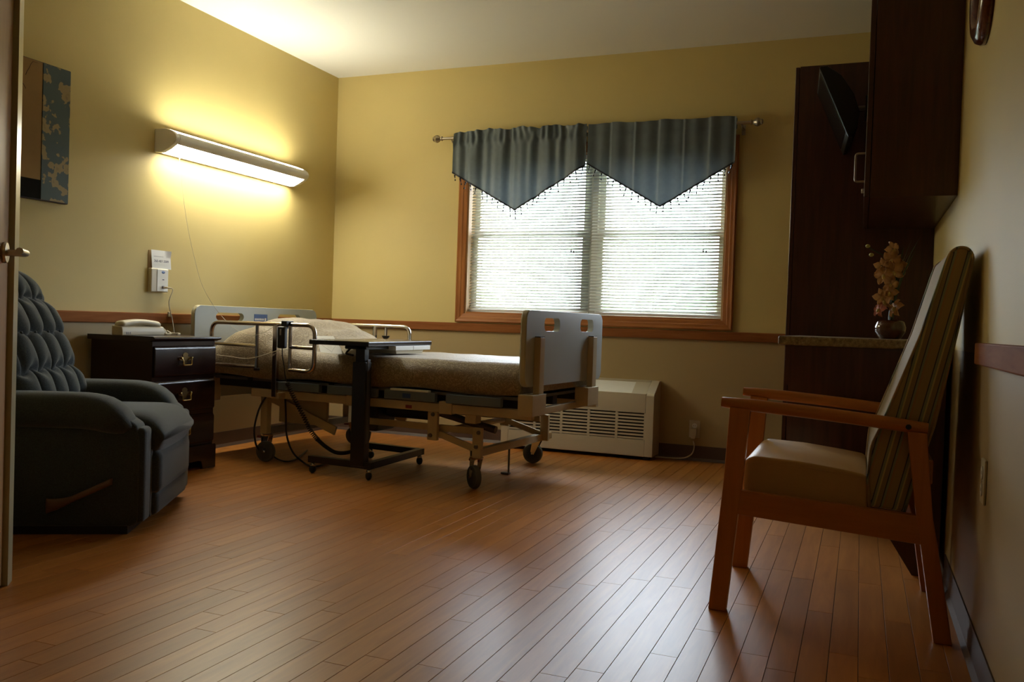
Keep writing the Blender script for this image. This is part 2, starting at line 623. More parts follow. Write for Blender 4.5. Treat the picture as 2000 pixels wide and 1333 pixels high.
def obj(name, mb, m, parent=None, smooth=False, local=False):
    """mb in world coordinates (or the parent's, local=True)"""
    if parent is not None and not local:
        mb.xform(wm(parent).inverted())
    o = D.objects.new(name, mesh(name, mb, m, smooth))
    COL.objects.link(o)
    o.parent = parent
    if smooth is True:
        wn = o.modifiers.new('weighted_normal', 'WEIGHTED_NORMAL')
        wn.keep_sharp = True
    return o


def link(name, me, parent, loc=(0, 0, 0), rot=(0, 0, 0), scale=(1, 1, 1)):
    o = D.objects.new(name, me)
    COL.objects.link(o)
    o.parent = parent
    o.location, o.rotation_euler, o.scale = loc, rot, scale
    return o


def thing(name, label, cat, loc=(0, 0, 0), rotz=0.0, group=None):
    o = D.objects.new(name, None)
    COL.objects.link(o)
    o.empty_display_size = 0.1
    o.location = loc
    o.rotation_euler = (0, 0, rotz)
    o['label'] = label
    o['category'] = cat
    if group:
        o['group'] = group
    return o


def tag(o, label, cat, group=None):
    o['label'] = label
    o['category'] = cat
    if group:
        o['group'] = group
    return o


def struct(name, mb, m, smooth=False):
    o = obj(name, mb, m, None, smooth)
    o['kind'] = 'structure'
    return o


def text_mb(txt, size, mat4, thick=0.0004):
    cu = D.curves.new('txt', 'FONT')
    cu.body = txt
    cu.size = size
    cu.align_x = 'CENTER'
    cu.align_y = 'CENTER'
    cu.extrude = thick
    o = D.objects.new('txt', cu)
    COL.objects.link(o)
    dg = bpy.context.evaluated_depsgraph_get()
    me = D.meshes.new_from_object(o.evaluated_get(dg))
    mb = MB().add([mat4 @ v.co for v in me.vertices], [tuple(p.vertices) for p in me.polygons])
    D.objects.remove(o)
    D.meshes.remove(me)
    return mb


# ================================================================== THE ROOM
W, H = 4.1832, 2.75
HR, HB = 0.866, 0.8065            # chair rail top and bottom
YF = -6.7                          # wall behind the camera
PY = -3.865                        # partition face towards the recliner
# angled wall with the door
AW = Vector((1.385, -3.862, 0))    # its corner with the partition
AD = Vector((0.64, -0.768, 0)).normalized()
AN = Vector((0.768, 0.64, 0)).normalized()
AE = AW + AD * 1.12
WX0, WX1, WZ0, WZ1 = 1.15, 3.022, 0.938, 2.085   # window opening

# floor: slab + planks
fl = struct('floor', MB().box(-0.1, W + 0.1, YF - 0.1, 0.1, -0.12, -0.004), 'subfloor')
PW = 0.0745


def plank_mb(x0, x1, y0, y1):
    g, c = 0.0008, 0.0003
    x0, x1, y0, y1 = x0 + g, x1 - g, y0 + g, y1 - g
    vs = [(x0, y0, -.004), (x1, y0, -.004), (x1, y1, -.004), (x0, y1, -.004), (x0, y0, -c), (x1, y0, -c), (x1, y1, -c), (x0, y1, -c),
          (x0 + c, y0 + c, 0), (x1 - c, y0 + c, 0), (x1 - c, y1 - c, 0), (x0 + c, y1 - c, 0)]
    fs = [(8, 9, 10, 11)]
    for a in (0, 4):
        fs += [(a + i, a + (i + 1) % 4, a + 4 + (i + 1) % 4, a + 4 + i) for i in range(4)]
    return MB().add(vs, fs)


def pix(p):
    d = CR.transposed() @ (Vector(p) - CAM)
    if d.y < 0.05:
        return None
    return (1000 + FPX * d.x / d.y, 666.5 - FPX * d.z / d.y, d.y)


planks = []
xs = 3.003 - PW * 42
i = 0
rp = random.Random(21)
while xs < W:
    y = -0.0 - rp.uniform(0.1, 0.9)
    ys = [0.0]
    while y > YF:
        ys.append(y)
        y -= 0.914 if rp.random() < 0.75 else rp.uniform(0.45, 0.8)
    ys.append(YF)
    a, b = max(xs, 0), min(xs + PW, W)
    if b - a > 0.004:
        for j in range(len(ys) - 1):
            if ys[j] - ys[j + 1] > 0.03:
                planks.append((a, b, ys[j + 1], ys[j]))
    xs += PW


def vis(p):
    n, dep = 0, 9
    for t in range(9):
        q = pix(((p[0] + p[1]) / 2, p[2] + (p[3] - p[2]) * t / 8, 0))
        if q and -20 < q[0] < 2020 and q[1] < 1360:
            n += 1
            dep = min(dep, q[2])
    return n / dep ** 2


planks.sort(key=vis, reverse=True)
for p in planks[:298]:
    obj('plank', plank_mb(*p), 'plank', fl)
rest = MB()
for p in planks[298:]:
    q = plank_mb(*p)
    rest.add(q.v, q.f)
ro = obj('planks_beyond', rest, 'plank', fl)
ro['kind'] = 'stuff'

struct('ceiling', MB().box(-0.1, W + 0.1, YF - 0.1, 0.15, H, H + 0.1), 'ceiling')
struct('wall_left', MB().box(-0.1, 0, YF - 0.1, 0.13, -0.1, H), 'wall')
struct('wall_right', MB().box(W, W + 0.1, YF - 0.1, 0.13, -0.1, H), 'wall')
bw = MB().box(0, WX0, 0, 0.13, -0.1, H).box(WX1, W, 0, 0.13, -0.1, H).box(WX0, WX1, 0, 0.13, -0.1, WZ0).box(WX0, WX1, 0, 0.13, WZ1, H)
struct('wall_back', bw, 'wall')
struct('wall_front', MB().box(0, W, YF - 0.1, YF, -0.1, H), 'wall')
# partition, angled wall beside the door, and the wall running back to the entry
struct('wall_partition', MB().box(0, AW.x - 0.03, PY - 0.1, PY, 0, H), 'wall')


def angled(d0, d1, n0, n1, z0, z1):
    pts = [AW + AD * d0 + AN * n0, AW + AD * d1 + AN * n0, AW + AD * d1 + AN * n1, AW + AD * d0 + AN * n1]
    return MB().prism([(p.x, p.y) for p in pts], z0, z1, 'z')


am = angled(0.0, 0.05, -0.1, -0.012, 0, H)
for q in (angled(0.95, 1.12, -0.1, -0.012, 0, H), angled(0.05, 0.95, -0.1, -0.012, 2.14, H)):
    am.add(q.v, q.f)
struct('wall_angled', am, 'wall')
struct('wall_entry', MB().box(AE.x - 0.1, AE.x, YF, AE.y, 0, H), 'wall')

# baseboards
def base(name, mb):
    return struct(name, mb, 'base')


base('baseboard_left', MB().prism([(0, 0), (0.016, 0), (0.006, 0.02), (0.004, 0.10), (0, 0.10)], PY, 0, 'y'))
_bp = [(0, 0), (-0.016, 0), (-0.006, 0.02), (-0.004, 0.10), (0, 0.10)]
base('baseboard_back', MB().prism(_bp, 0, 1.553, 'x').prism(_bp, 2.632, W, 'x'))
base('baseboard_right', MB().prism([(W, 0), (W - 0.016, 0), (W - 0.006, 0.02), (W - 0.004, 0.10), (W, 0.10)], YF, -2.36, 'y'))
base('baseboard_partition', MB().box(0.02, AW.x - 0.04, PY, PY + 0.005, 0, 0.10))
struct('trim_1', MB().rbox(0, 0.02, PY, 0, HB, HR, 0.004, 2), 'rail_y')
struct('trim_2', MB().rbox(0.02, W - 0.02, -0.02, 0, HB, HR, 0.004, 2), 'rail')
struct('trim_3', MB().rbox(W - 0.02, W, YF, -3.123, HB, HR, 0.004, 2), 'rail_y')
struct('trim_4', MB().rbox(0.02, AW.x - 0.012, PY, PY + 0.02, HB, HR, 0.004, 2), 'rail')

# door in the angled wall: leaf, steel frame, lever
dr = D.objects.new('door_1', None)
COL.objects.link(dr)
dr['kind'] = 'structure'
dr.location = AW + AD * 0.5
obj('door_leaf', angled(0.052, 0.95, -0.055, -0.010, 0.008, 2.10), 'doorwood', dr)
fm = angled(-0.012, 0.045, -0.10, 0.006, 0.0, 2.145)
obj('door_frame', fm, 'frame', dr)
obj('door_frame', angled(0.95, 1.0, -0.10, 0.006, 0.0, 2.145), 'frame', dr)
obj('door_frame', angled(0.045, 0.95, -0.10, 0.006, 2.10, 2.145), 'frame', dr)
hz = 1.04
hc = AW + AD * 0.118 + Vector((0, 0, hz))
lev = MB().lathe([(0.0, 0.0), (0.031, 0.0), (0.033, 0.006), (0.030, 0.012), (0.012, 0.014), (0.0, 0.014)], (0, 0, 0), 20, 'z')
rotm = Matrix((( -AD.x, 0, AN.x), (-AD.y, 0, AN.y), (0, 1, 0))).to_4x4()
lev.xform(Matrix.Translation(hc - AN * 0.010) @ rotm)
ho = obj('lever_handle', lev, 'steel', dr, True)
lp = fillet([hc, hc + AN * 0.055, hc + AN * 0.058 + AD * 0.115], 0.02)
ls = MB().tube(lp, 0.0105, 10)
obj('lever', ls, 'steel', ho, True)

# ------------------------------------------------------------------ window
cw = 0.068
ox0, ox1, oz0, oz1 = WX0 - cw, WX1 + cw - 0.002, WZ0 - cw + 0.004, WZ1 + cw
win = D.objects.new('window_1', None)
COL.objects.link(win)
win['kind'] = 'structure'
win.location = (2.085, 0, oz0)


def casing(poly, m):
    mb = MB()
    # poly: 4 xz corners outer0, outer1, inner1, inner0; stepped profile
    o0, o1, i1, i0 = [Vector((p[0], 0, p[1])) for p in poly]
    prof = [(0, 0), (0, -0.020), (0.12, -0.026), (0.30, -0.022), (0.55, -0.020), (0.62, -0.016), (0.95, -0.012), (1.0, -0.010), (1.0, 0)]
    ra = [o0.lerp(i0, t) + Vector((0, y, 0)) for t, y in prof]
    rb = [o1.lerp(i1, t) + Vector((0, y, 0)) for t, y in prof]
    return mb.loft([ra, rb], True, True)


O0, O1, O2, O3 = (ox0, oz0), (ox1, oz0), (ox1, oz1), (ox0, oz1)
I0, I1, I2, I3 = (WX0, WZ0), (WX1, WZ0), (WX1, WZ1), (WX0, WZ1)
obj('casing', casing((O0, O1, I1, I0), 'oak'), 'oak', win)
obj('casing', casing((O1, O2, I2, I1), 'oak'), 'oak_z', win)
obj('casing', casing((O2, O3, I3, I2), 'oak'), 'oak', win)
obj('casing', casing((O3, O0, I0, I3), 'oak'), 'oak_z', win)
obj('jamb', MB().box(WX0, WX0 + 0.012, 0.0, 0.13, WZ0, WZ1), 'oak_pale', win)
obj('jamb', MB().box(WX1 - 0.012, WX1, 0.0, 0.13, WZ0, WZ1), 'oak_pale', win)
obj('jamb', MB().box(WX0 + 0.012, WX1 - 0.012, 0.0, 0.13, WZ1 - 0.012, WZ1), 'oak_pale', win)
obj('sill', MB().box(WX0 + 0.012, WX1 - 0.012, 0.0, 0.13, WZ0, WZ0 + 0.012), 'oak', win)
MX0, MX1 = 2.055, 2.125
obj('mullion', MB().box(MX0, MX1, 0.075, 0.13, WZ0 + 0.012, WZ1 - 0.012), 'sash', win)
for a, b in ((WX0 + 0.012, MX0), (MX1, WX1 - 0.012)):
    for k, (z0, z1, y0) in enumerate(((WZ0 + 0.012, 1.535, 0.085), (1.505, WZ1 - 0.012, 0.112))):
        t = 0.042
        sm = MB().box(a, a + t, y0, y0 + 0.025, z0, z1).box(b - t, b, y0, y0 + 0.025, z0, z1)
        sm.box(a + t, b - t, y0, y0 + 0.025, z0, z0 + t).box(a + t, b - t, y0, y0 + 0.025, z1 - t * 0.7, z1)
        so = obj('sash', sm, 'sash', win)
        obj('pane', MB().box(a + t - 0.004, b - t + 0.004, y0 + 0.010, y0 + 0.014, z0 + t - 0.004, z1 - t * 0.7 + 0.004), 'glass', so)

# blinds
SL = 0.025
TILT = math.radians(40)


def slat_mesh(length):
    mb = MB()
    ring = []
    n = 5
    for k in range(n + 1):
        t = k / n - 0.5
        ring.append((t * SL, 0.0022 * (1 - 4 * t * t)))
    top = [(y, z + 0.0003) for y, z in ring]
    bot = [(y, z - 0.0003) for y, z in ring[::-1]]
    prof = top + bot
    ca, sa = math.cos(TILT), math.sin(TILT)
    prof = [(y * ca - z * sa, y * sa + z * ca) for y, z in prof]   # room edge (negative y) lower
    mb.loft([[(x, y, z) for y, z in prof] for x in (-length / 2, length / 2)], True, True)
    return mesh('slat', mb, 'blind', 'all')


YB = 0.045
for (a, b, lab) in ((WX0 + 0.018, 2.083, 'white slatted blind in the window half nearer the wall lamp'),
                    (2.094, WX1 - 0.016, 'white slatted blind in the window half nearer the tall wardrobe')):
    bl = thing('venetian_blind', lab, 'blind', ((a + b) / 2, YB, WZ0 + 0.012), 0, 'window blinds')
    ln = b - a
    sme = slat_mesh(ln)
    z = 0.040
    zt = WZ1 - 0.012 - 0.03 - (WZ0 + 0.012)
    while z < zt:
        link('slat', sme, bl, (0, 0, z), (random.uniform(-.03, .03), 0, 0))
        z += 0.0213
    obj('head_rail', MB().box(-ln / 2, ln / 2, -0.014, 0.014, zt, zt + 0.03), 'blind', bl, local=True)
    obj('bottom_rail', MB().rbox(-ln / 2, ln / 2, -0.012, 0.012, 0.006, 0.024, 0.004, 2), 'blind', bl, True, True)
    for cx in (-0.36, 0.0, 0.36):
        obj('ladder_cord', MB().tube([(cx, -0.0135, 0.012), (cx, -0.0135, zt)], 0.0011, 5), 'white', bl, local=True)
    for dx in (0.325, 0.345):
        pc = obj('pull_cord', MB().tube([(dx, -0.017, zt), (dx, -0.017, 0.46 - 0.3 * (dx - 0.325))], 0.0009, 5), 'white', bl, local=True)
        zc = 0.46 - 0.3 * (dx - 0.325)
        obj('cord_tassel', MB().lathe([(0.0, 0.0), (0.006, 0.002), (0.0045, 0.016), (0.002, 0.022), (0, 0.022)], (dx, -0.017, zc - 0.02), 8), 'rubber', pc, True, True)

# outdoors: lawn and hedge
lawn = struct('lawn', MB().box(-25, 30, 0.4, 45, -0.45, -0.40), 'grass')
hb = MB()
for k in range(26):
    hb.ball((-22 + k * 2.0 + random.uniform(-.5, .5), 32 + random.uniform(-1, 1), random.uniform(0.1, 1.0)), 1.7, 1.4, random.uniform(1.0, 1.9), 10, 7)
for v in hb.v:
    v += Vector(noise.noise_vector(v * 1.7)) * 0.25
    v.z = max(v.z, -0.42)
ho2 = obj('hedge', hb, 'hedge', None, True)
tag(ho2, 'pale green hedge outdoors beyond the window blinds', 'hedge')

# curtain rod
rod = thing('curtain_rod', 'antique nickel curtain rod with knob ends above the window', 'curtain rod', (2.08, -0.09, 2.212))
obj('rod', MB().tube([(0.955, -0.09, 2.212), (3.18, -0.09, 2.212)], 0.0105, 12), 'nickel', rod, True)
fin = [(0.0105, 0.0), (0.017, 0.002), (0.017, 0.008), (0.010, 0.012), (0.012, 0.018), (0.024, 0.030), (0.029, 0.044), (0.024, 0.056), (0.017, 0.062), (0.019, 0.068), (0.014, 0.076), (0, 0.079)]
obj('finial', MB().lathe(fin, (3.165, -0.09, 2.212), 16, 'x'), 'nickel', rod, True)
obj('finial', MB().lathe([(r, -h) for r, h in fin], (0.97, -0.09, 2.212), 16, 'x'), 'nickel', rod, True)
for bx in (1.045, 3.112):
    obj('bracket', MB().tube(fillet([(bx, -0.002, 2.185), (bx, -0.075, 2.185), (bx, -0.09, 2.200)], 0.01), 0.006, 8).rbox(bx - 0.012, bx + 0.012, -0.006, 0, 2.150, 2.215, 0.003, 2), 'nickel', rod, True)

# valances
def tassel_mesh():
    mb = MB()
    mb.tube([(0, 0, 0.004), (0, 0, -0.046)], 0.0010, 4)
    mb.ball((0, 0, -0.008), 0.0065, n=7, m=5)
    mb.ball((0, 0, -0.020), 0.0048, 0.0048, 0.007, n=6, m=4)
    mb.ball((0, 0, -0.046), 0.0058, 0.0058, 0.007, n=7, m=5)
    return mesh('bead_tassel', mb, 'bead', 'all')


TM = tassel_mesh()


def valance(x0, x1, zl, zc, zr, xc, lab, seed, soft):
    rr = random.Random(seed)
    th = thing('window_valance', lab, 'valance', ((x0 + x1) / 2, -0.10, 2.212), 0, 'window valances')
    ph = [rr.uniform(0, 6.28) for _ in range(6)]

    def bottom(x):
        return zl + (zc - zl) * (x - x0) / (xc - x0) if x < xc else zc + (zr - zc) * (x - xc) / (x1 - xc)

    def fold(x, t):
        if soft:
            f = 0.5 * math.sin(x * 33 + ph[0]) + 0.32 * math.sin(x * 57 + ph[1]) + 0.2 * math.sin(x * 91 + ph[2])
            g = 0.022 * (f + 0.45 * noise.noise(Vector((x * 9, t * 2.2, 3.1)))) * (1.0 - 0.45 * t) + 0.006 * math.sin(x * 140 + ph[3]) * max(0, 1 - t * 5)
        else:
            k = (x - x0) / (x1 - x0) * 6.0
            fr = k - math.floor(k)
            g = 0.016 * (fr - 0.5) * (1 if fr < 0.94 else (1 - fr) / 0.06 * 2 - 1) * (1 - 0.4 * t) + 0.004 * math.sin(x * 60 + ph[1])
        return g

    def top(x):
        if soft:
            e = min(1, (x - x0) / 0.16)
            return 2.236 + 0.020 * e + 0.006 * math.sin(x * 26 + ph[4]) + 0.003 * math.sin(x * 75 + ph[5])
        return 2.252 + 0.004 * math.sin(x * 18 + ph[4])

    def pt(a, b):
        x = x0 + (x1 - x0) * a
        zt, zb = top(x), bottom(x)
        z = zt + (zb - zt) * b
        t = (zt - z) / 0.55
        y = -0.118 + fold(x, t)
        dz = z - 2.212                       # hug the rod at the pocket
        if abs(dz) < 0.045:
            y += 0.006 * math.cos(dz / 0.045 * PI / 2)
        if soft and 0.0 < t < 0.2:
            y += 0.008 * math.sin(x * 120 + ph[2]) * math.sin(t / 0.2 * PI)
        return (x, min(y, -0.1025) if abs(dz) < 0.03 else y, z)

    mb = MB().grid(pt, 150, 40)
    cl = obj('fabric', mb, 'valance', th, 'all')
    # rear layer of the rod pocket
    obj('rod_pocket', MB().grid(lambda a, b: (x0 + (x1 - x0) * a, -0.078 + 0.003 * math.sin(a * 90), 2.178 + 0.07 * b), 60, 4), 'valance', th, 'all')
    # braid
    N = 90
    path = [Vector(pt(k / N, 1.0)) + Vector((0, -0.003, 0.004)) for k in range(N + 1)]
    obj('braid', MB().loft([[p + Vector((0, -0.002, 0.006)), p + Vector((0, -0.002, -0.006)), p + Vector((0, 0.003, -0.006)), p + Vector((0, 0.003, 0.006))] for p in path], True, True), 'trimblack', th)
    inv = wm(th).inverted()
    nt = 23
    for k in range(nt):
        a = (k + 0.4) / (nt - 0.2)
        p = Vector(pt(a, 1.0)) + Vector((0, -0.002, -0.002))
        link('bead_tassel', TM, th, inv @ p, (rr.uniform(-.25, .25), rr.uniform(-.3, .3), rr.uniform(0, 6)), (1, 1, rr.uniform(0.85, 1.2)))


valance(1.073, 2.076, 1.952, 1.672, 1.972, 1.57, 'gathered slate blue valance with beaded point, on the rod half nearer the wall lamp', 3, True)
valance(2.094, 3.080, 1.978, 1.676, 1.955, 2.605, 'pleated slate blue valance with beaded point, on the rod half nearer the wardrobe', 5, False)

# ================================================================== WALL LAMP
LY0, LY1 = -1.885, -0.585
lamp = thing('wall_lamp', 'long cream wall lamp lit above and below, over the bed headboard', 'lamp', (0, (LY0 + LY1) / 2, 1.875))
full = [(0, 1.806), (0.058, 1.806), (0.105, 1.826), (0.145, 1.850), (0.160, 1.866), (0.165, 1.885), (0.156, 1.905), (0.128, 1.926), (0.085, 1.941), (0, 1.943)]
for a, b in ((LY0, LY0 + 0.032), (LY1 - 0.032, LY1)):
    obj('end_cap', MB().prism(full, a, b, 'y', 0.004, 2), 'lampbody', lamp, True)
ya, yb = LY0 + 0.032, LY1 - 0.032
obj('front_housing', MB().prism([(0.1445, 1.8502), (0.146, 1.851), (0.160, 1.866), (0.165, 1.885), (0.156, 1.905), (0.142, 1.917), (0.135, 1.908), (0.148, 1.887), (0.145, 1.868)], ya, yb, 'y'), 'lampbody', lamp, True)
obj('back_plate', MB().prism([(0.0, 1.806), (0.030, 1.806), (0.030, 1.812), (0.012, 1.815), (0.012, 1.935), (0.085, 1.937), (0.085, 1.941), (0, 1.943)], ya, yb, 'y'), 'lampbody', lamp, True)
obj('lower_lens', MB().prism([(0.030, 1.8065), (0.060, 1.8075), (0.105, 1.8275), (0.144, 1.850), (0.140, 1.855), (0.103, 1.833), (0.058, 1.813), (0.030, 1.812)], ya, yb, 'y'), 'lampdown', lamp)
obj('upper_lens', MB().prism([(0.085, 1.9395), (0.128, 1.924), (0.143, 1.914), (0.138, 1.910), (0.125, 1.919), (0.085, 1.934)], ya, yb, 'y'), 'lampup', lamp)
sw = P(351, 308, x=0.05)
obj('pull_switch', MB().tube([(0.05, sw.y, 1.822), (0.05, sw.y, 1.79)], 0.003, 6), 'white', lamp, True)
cordpts = [(0.05, sw.y, 1.792), P(357, 375, x=0.06), P(366, 440, x=0.08), P(380, 505, x=0.12), P(396, 560, x=0.18), P(425, 608, x=0.26), P(460, 643, x=0.42), P(490, 655, y=-1.70), P(515, 650, y=-1.722), P(535, 638, y=-1.726), P(548, 632, y=-1.728)]
obj('pull_cord', MB().tube(smoothpath(cordpts, 6), 0.0010, 5), 'cream', lamp, True)

# ================================================================== PICTURE
PX1, PX0 = -2.492, -3.10
pic = thing('wall_picture', 'framed panel print of tan branches and blue blossom strip beside the door', 'picture', (0, (PX0 + PX1) / 2, 1.415))
obj('backing', MB().rbox(0, 0.026, PX0, PX1, 1.415, 2.103, 0.003, 2), 'pic_edge', pic)
dv = P(84, 150, x=0.03).y
obj('blossom_panel', MB().box(0.026, 0.030, dv + 0.003, PX1 - 0.004, 1.420, 2.099), 'pic_blue', pic)
obj('branch_panel', MB().box(0.026, 0.029, PX0 + 0.004, dv - 0.002, 1.515, 2.099), 'pic_tan', pic)
obj('dark_panel', MB().box(0.026, 0.029, PX0 + 0.004, dv - 0.002, 1.420, 1.515), 'pic_black', pic)
bm_ = MB()
rb = random.Random(4)
for k in range(9):
    y0 = rb.uniform(-2.98, -2.74)
    z0 = rb.uniform(1.78, 2.05)
    p = [Vector((0.0292, y0, z0))]
    an = rb.uniform(-0.8, 0.8) + PI / 2 * rb.choice((0.2, 1, 1.6))
    for q in range(7):
        an += rb.uniform(-0.45, 0.45)
        nx = p[-1] + Vector((0, math.cos(an) * 0.022, math.sin(an) * 0.022))
        nx.y = min(max(nx.y, PX0 + 0.02), dv - 0.01)
        nx.z = min(nx.z, 2.09)
        p.append(nx)
    bm_.tube(p, [0.0018 - 0.0002 * q for q in range(8)], 4)
obj('branch_print', bm_, 'branch', pic)
obj('hanger', MB().tube([(0.008, -2.78, 2.100), (0.008, -2.78, 2.117)], 0.004, 6), 'black', pic)

# ================================================================== NURSE CALL, NOTICE
nc = thing('call_station', 'cream wall call box with plugged cord above the nightstand', 'call box', (0, -1.842, 1.06))
obj('housing', MB().rbox(0, 0.028, -1.912, -1.775, 0.99, 1.1282, 0.006, 3), 'cream', nc, True)
obj('face', MB().rbox(0.027, 0.031, -1.868, -1.782, 0.995, 1.124, 0.002, 2), 'white', nc, True)
obj('indicator', MB().ball((0.031, -1.822, 1.108), 0.002, 0.014, 0.008), 'bluelens', nc, True)
obj('button', MB().rbox(0.030, 0.033, -1.828, -1.814, 1.062, 1.067, 0.001, 1), 'ink', nc)
obj('socket', MB().rbox(0.030, 0.034, -1.830, -1.812, 1.012, 1.028, 0.003, 2), 'ink', nc, True)
pcp = [(0.034, -1.822, 1.018), (0.055, -1.815, 1.019), (0.075, -1.79, 1.008), P(330, 592, x=0.075), P(336, 622, x=0.07), P(340, 650, x=0.08)]
obj('plug', MB().tube([(0.033, -1.822, 1.018), (0.055, -1.815, 1.019), (0.068, -1.80, 1.015)], [0.006, 0.006, 0.003], 8), 'cream', nc, True)
obj('cord', MB().tube(smoothpath(pcp, 6), 0.0026, 6), 'cream', nc, True)
obj('cord_clip', MB().rbox(0.02, 0.03, P(331, 612, x=.025).y - 0.012, P(331, 612, x=.025).y + 0.012, 0.846, 0.876, 0.003, 2), 'cream', nc, True)

nt = thing('paper_notice', 'white paper notice with a phone number above the call box', 'notice', (0, -1.825, 1.13))
ny0, ny1, nz0, nz1 = -1.899, -1.748, 1.128, 1.237
obj('sheet', MB().grid(lambda a, b: (0.010 + 0.010 * (1 - b) + 0.012 * max(0, a - 0.75) * max(0, b - 0.6) * 8, ny0 + (ny1 - ny0) * a, nz0 + (nz1 - nz0) * b), 12, 8), 'paper', nt, True)
obj('back_sheet', MB().box(0.0, 0.004, ny0 - 0.012, ny1 - 0.03, nz0, nz1 - 0.004), plain('kraft_card', (0.45, 0.30, 0.13), 0.7), nt)
tm = Matrix(((0, 0, 1, 0.0205), (1, 0, 0, -1.828), (0, 1, 0, 1.172), (0, 0, 0, 1)))
obj('printed_number', text_mb('260-407-2009', 0.0205, tm), 'ink', nt)
obj('printed_rule', MB().box(0.0168, 0.0172, -1.885, -1.81, 1.199, 1.2005), 'ink', nt)

# ================================================================== NIGHTSTAND
ns = thing('nightstand', 'dark cherry nightstand with brass bail pulls between recliner and bed', 'nightstand', (0.24, -2.09, 0))
NY0, NY1 = -2.328, -1.858
obj('body', MB().box(0.03, 0.455, NY0, NY1, 0.10, 0.718), 'cherry', ns)
obj('top', MB().prism([(0.02, 0.718), (0.455, 0.718), (0.462, 0.722), (0.482, 0.727), (0.487, 0.734), (0.483, 0.742), (0.475, 0.745), (0.02, 0.745)], NY0 - 0.018, NY1 + 0.018, 'y'), 'cherry', ns, True)
bp_ = MB().prism([(NY0 - 0.008, 0), (NY0 + 0.09, 0), (NY0 + 0.11, 0.05), (NY1 - 0.11, 0.05), (NY1 - 0.09, 0), (NY1 + 0.008, 0), (NY1 + 0.008, 0.125), (NY1, 0.135), (NY0, 0.135), (NY0 - 0.008, 0.125)], 0.452, 0.474, 'x')
bp_.box(0.03, 0.452, NY0 - 0.008, NY0 + 0.012, 0, 0.13).box(0.03, 0.452, NY1 - 0.012, NY1 + 0.008, 0, 0.13).box(0.03, 0.045, NY0, NY1, 0, 0.13)
obj('plinth', bp_, 'cherry', ns)
for z0, z1 in ((0.530, 0.695), (0.335, 0.508), (0.148, 0.313)):
    dm = MB().prism([(0.454, z0), (0.464, z0 + 0.003), (0.470, z0 + 0.014), (0.470, z1 - 0.018), (0.462, z1 - 0.004), (0.454, z1)], NY0 + 0.008, NY1 - 0.008, 'y')
    d = obj('drawer', dm, 'cherry', ns, True)
    zc, yc = (z0 + z1) / 2 + 0.012, -2.105
    pl2 = MB()
    poly = []
    for k in range(36):
        a = 2 * PI * k / 36
        rr = 0.024 + 0.006 * math.cos(4 * a) + (0.006 if abs(math.sin(a)) > 0.85 and math.sin(a) > 0 else 0)
        poly.append((yc + rr * 1.5 * math.cos(a), zc + rr * 0.95 * math.sin(a)))
    pl2.prism(poly, 0.470, 0.4725, 'x')
    h = obj('pull_plate', pl2, 'brassdark', d)
    for s in (-1, 1):
        pl2 = MB().lathe([(0.0, 0.0), (0.006, 0.0), (0.007, 0.006), (0.005, 0.014), (0, 0.016)], (0.4725, yc + s * 0.038, zc + 0.004), 10, 'x')
        pl2.v = pl2.v
        if s < 0:
            hb_ = pl2
        else:
            hb_.add(pl2.v, pl2.f)
    hb_.tube(fillet([(0.484, yc - 0.038, zc + 0.004), (0.488, yc - 0.030, zc - 0.010), (0.490, yc - 0.031, zc - 0.034), (0.490, yc + 0.031, zc - 0.034), (0.488, yc + 0.030, zc - 0.010), (0.484, yc + 0.038, zc + 0.004)], 0.010), 0.0040, 8)
    obj('bail_pull', hb_, 'brass', d, True)

# ================================================================== TELEPHONE
px_ = 0.25
t0, t1 = P(222, 640, x=px_).y, P(307, 640, x=px_).y
tp = thing('telephone', 'cream corded telephone with handset on the nightstand top', 'telephone', (px_, (t0 + t1) / 2, 0.745))
obj('base', MB().prism([(px_ - 0.02, 0.745), (px_ + 0.055, 0.745), (px_ + 0.055, 0.768), (px_ + 0.048, 0.792), (px_ - 0.02, 0.797)], t0 + 0.004, t1, 'y', 0.006, 3), 'cream', tp, True)
hs = MB()
rings = []
for k in range(25):
    t = k / 24
    y = t0 + 0.012 + (t1 - t0 - 0.024) * t
    arch = 0.016 * math.sin(PI * t)
    thk = 0.020 - 0.004 * math.sin(PI * t)
    wd = 0.034 - 0.004 * math.sin(PI * t)
    e = min(1, min(t, 1 - t) / 0.06 + 0.35)
    zc = 0.800 + arch
    rings.append([(px_ + 0.015 + wd * e * math.cos(a), y, zc + thk * e * math.sin(a)) for a in [2 * PI * q / 14 for q in range(14)]])
obj('handset', hs.loft(rings), 'cream', tp, 'all')
kp = MB()
for r in range(2):
    for c in range(3):
        kp.rbox(px_ + 0.050, px_ + 0.0565, t0 + 0.03 + c * 0.012, t0 + 0.038 + c * 0.012, 0.752 + r * 0.007, 0.756 + r * 0.007, 0.001, 1)
obj('keys', kp, 'ink', tp)
obj('cradle_lip', MB().rbox(px_ + 0.02, px_ + 0.05, t1 - 0.003, t1 + 0.012, 0.757, 0.775, 0.003, 2), 'cream', tp, True)
cp = smoothpath([(px_, t1 + 0.004, 0.770), (px_ + 0.01, t1 + 0.035, 0.778), (px_ + 0.02, t1 + 0.045, 0.755), (px_ + 0.04, t1 + 0.025, 0.752), (px_ + 0.03, t1 + 0.07, 0.753), (px_ + 0.0, t1 + 0.075, 0.766), (px_ - 0.02, t1 + 0.11, 0.755), (px_ + 0.03, t1 + 0.135, 0.752), (px_ + 0.06, t1 + 0.09, 0.752)], 14)


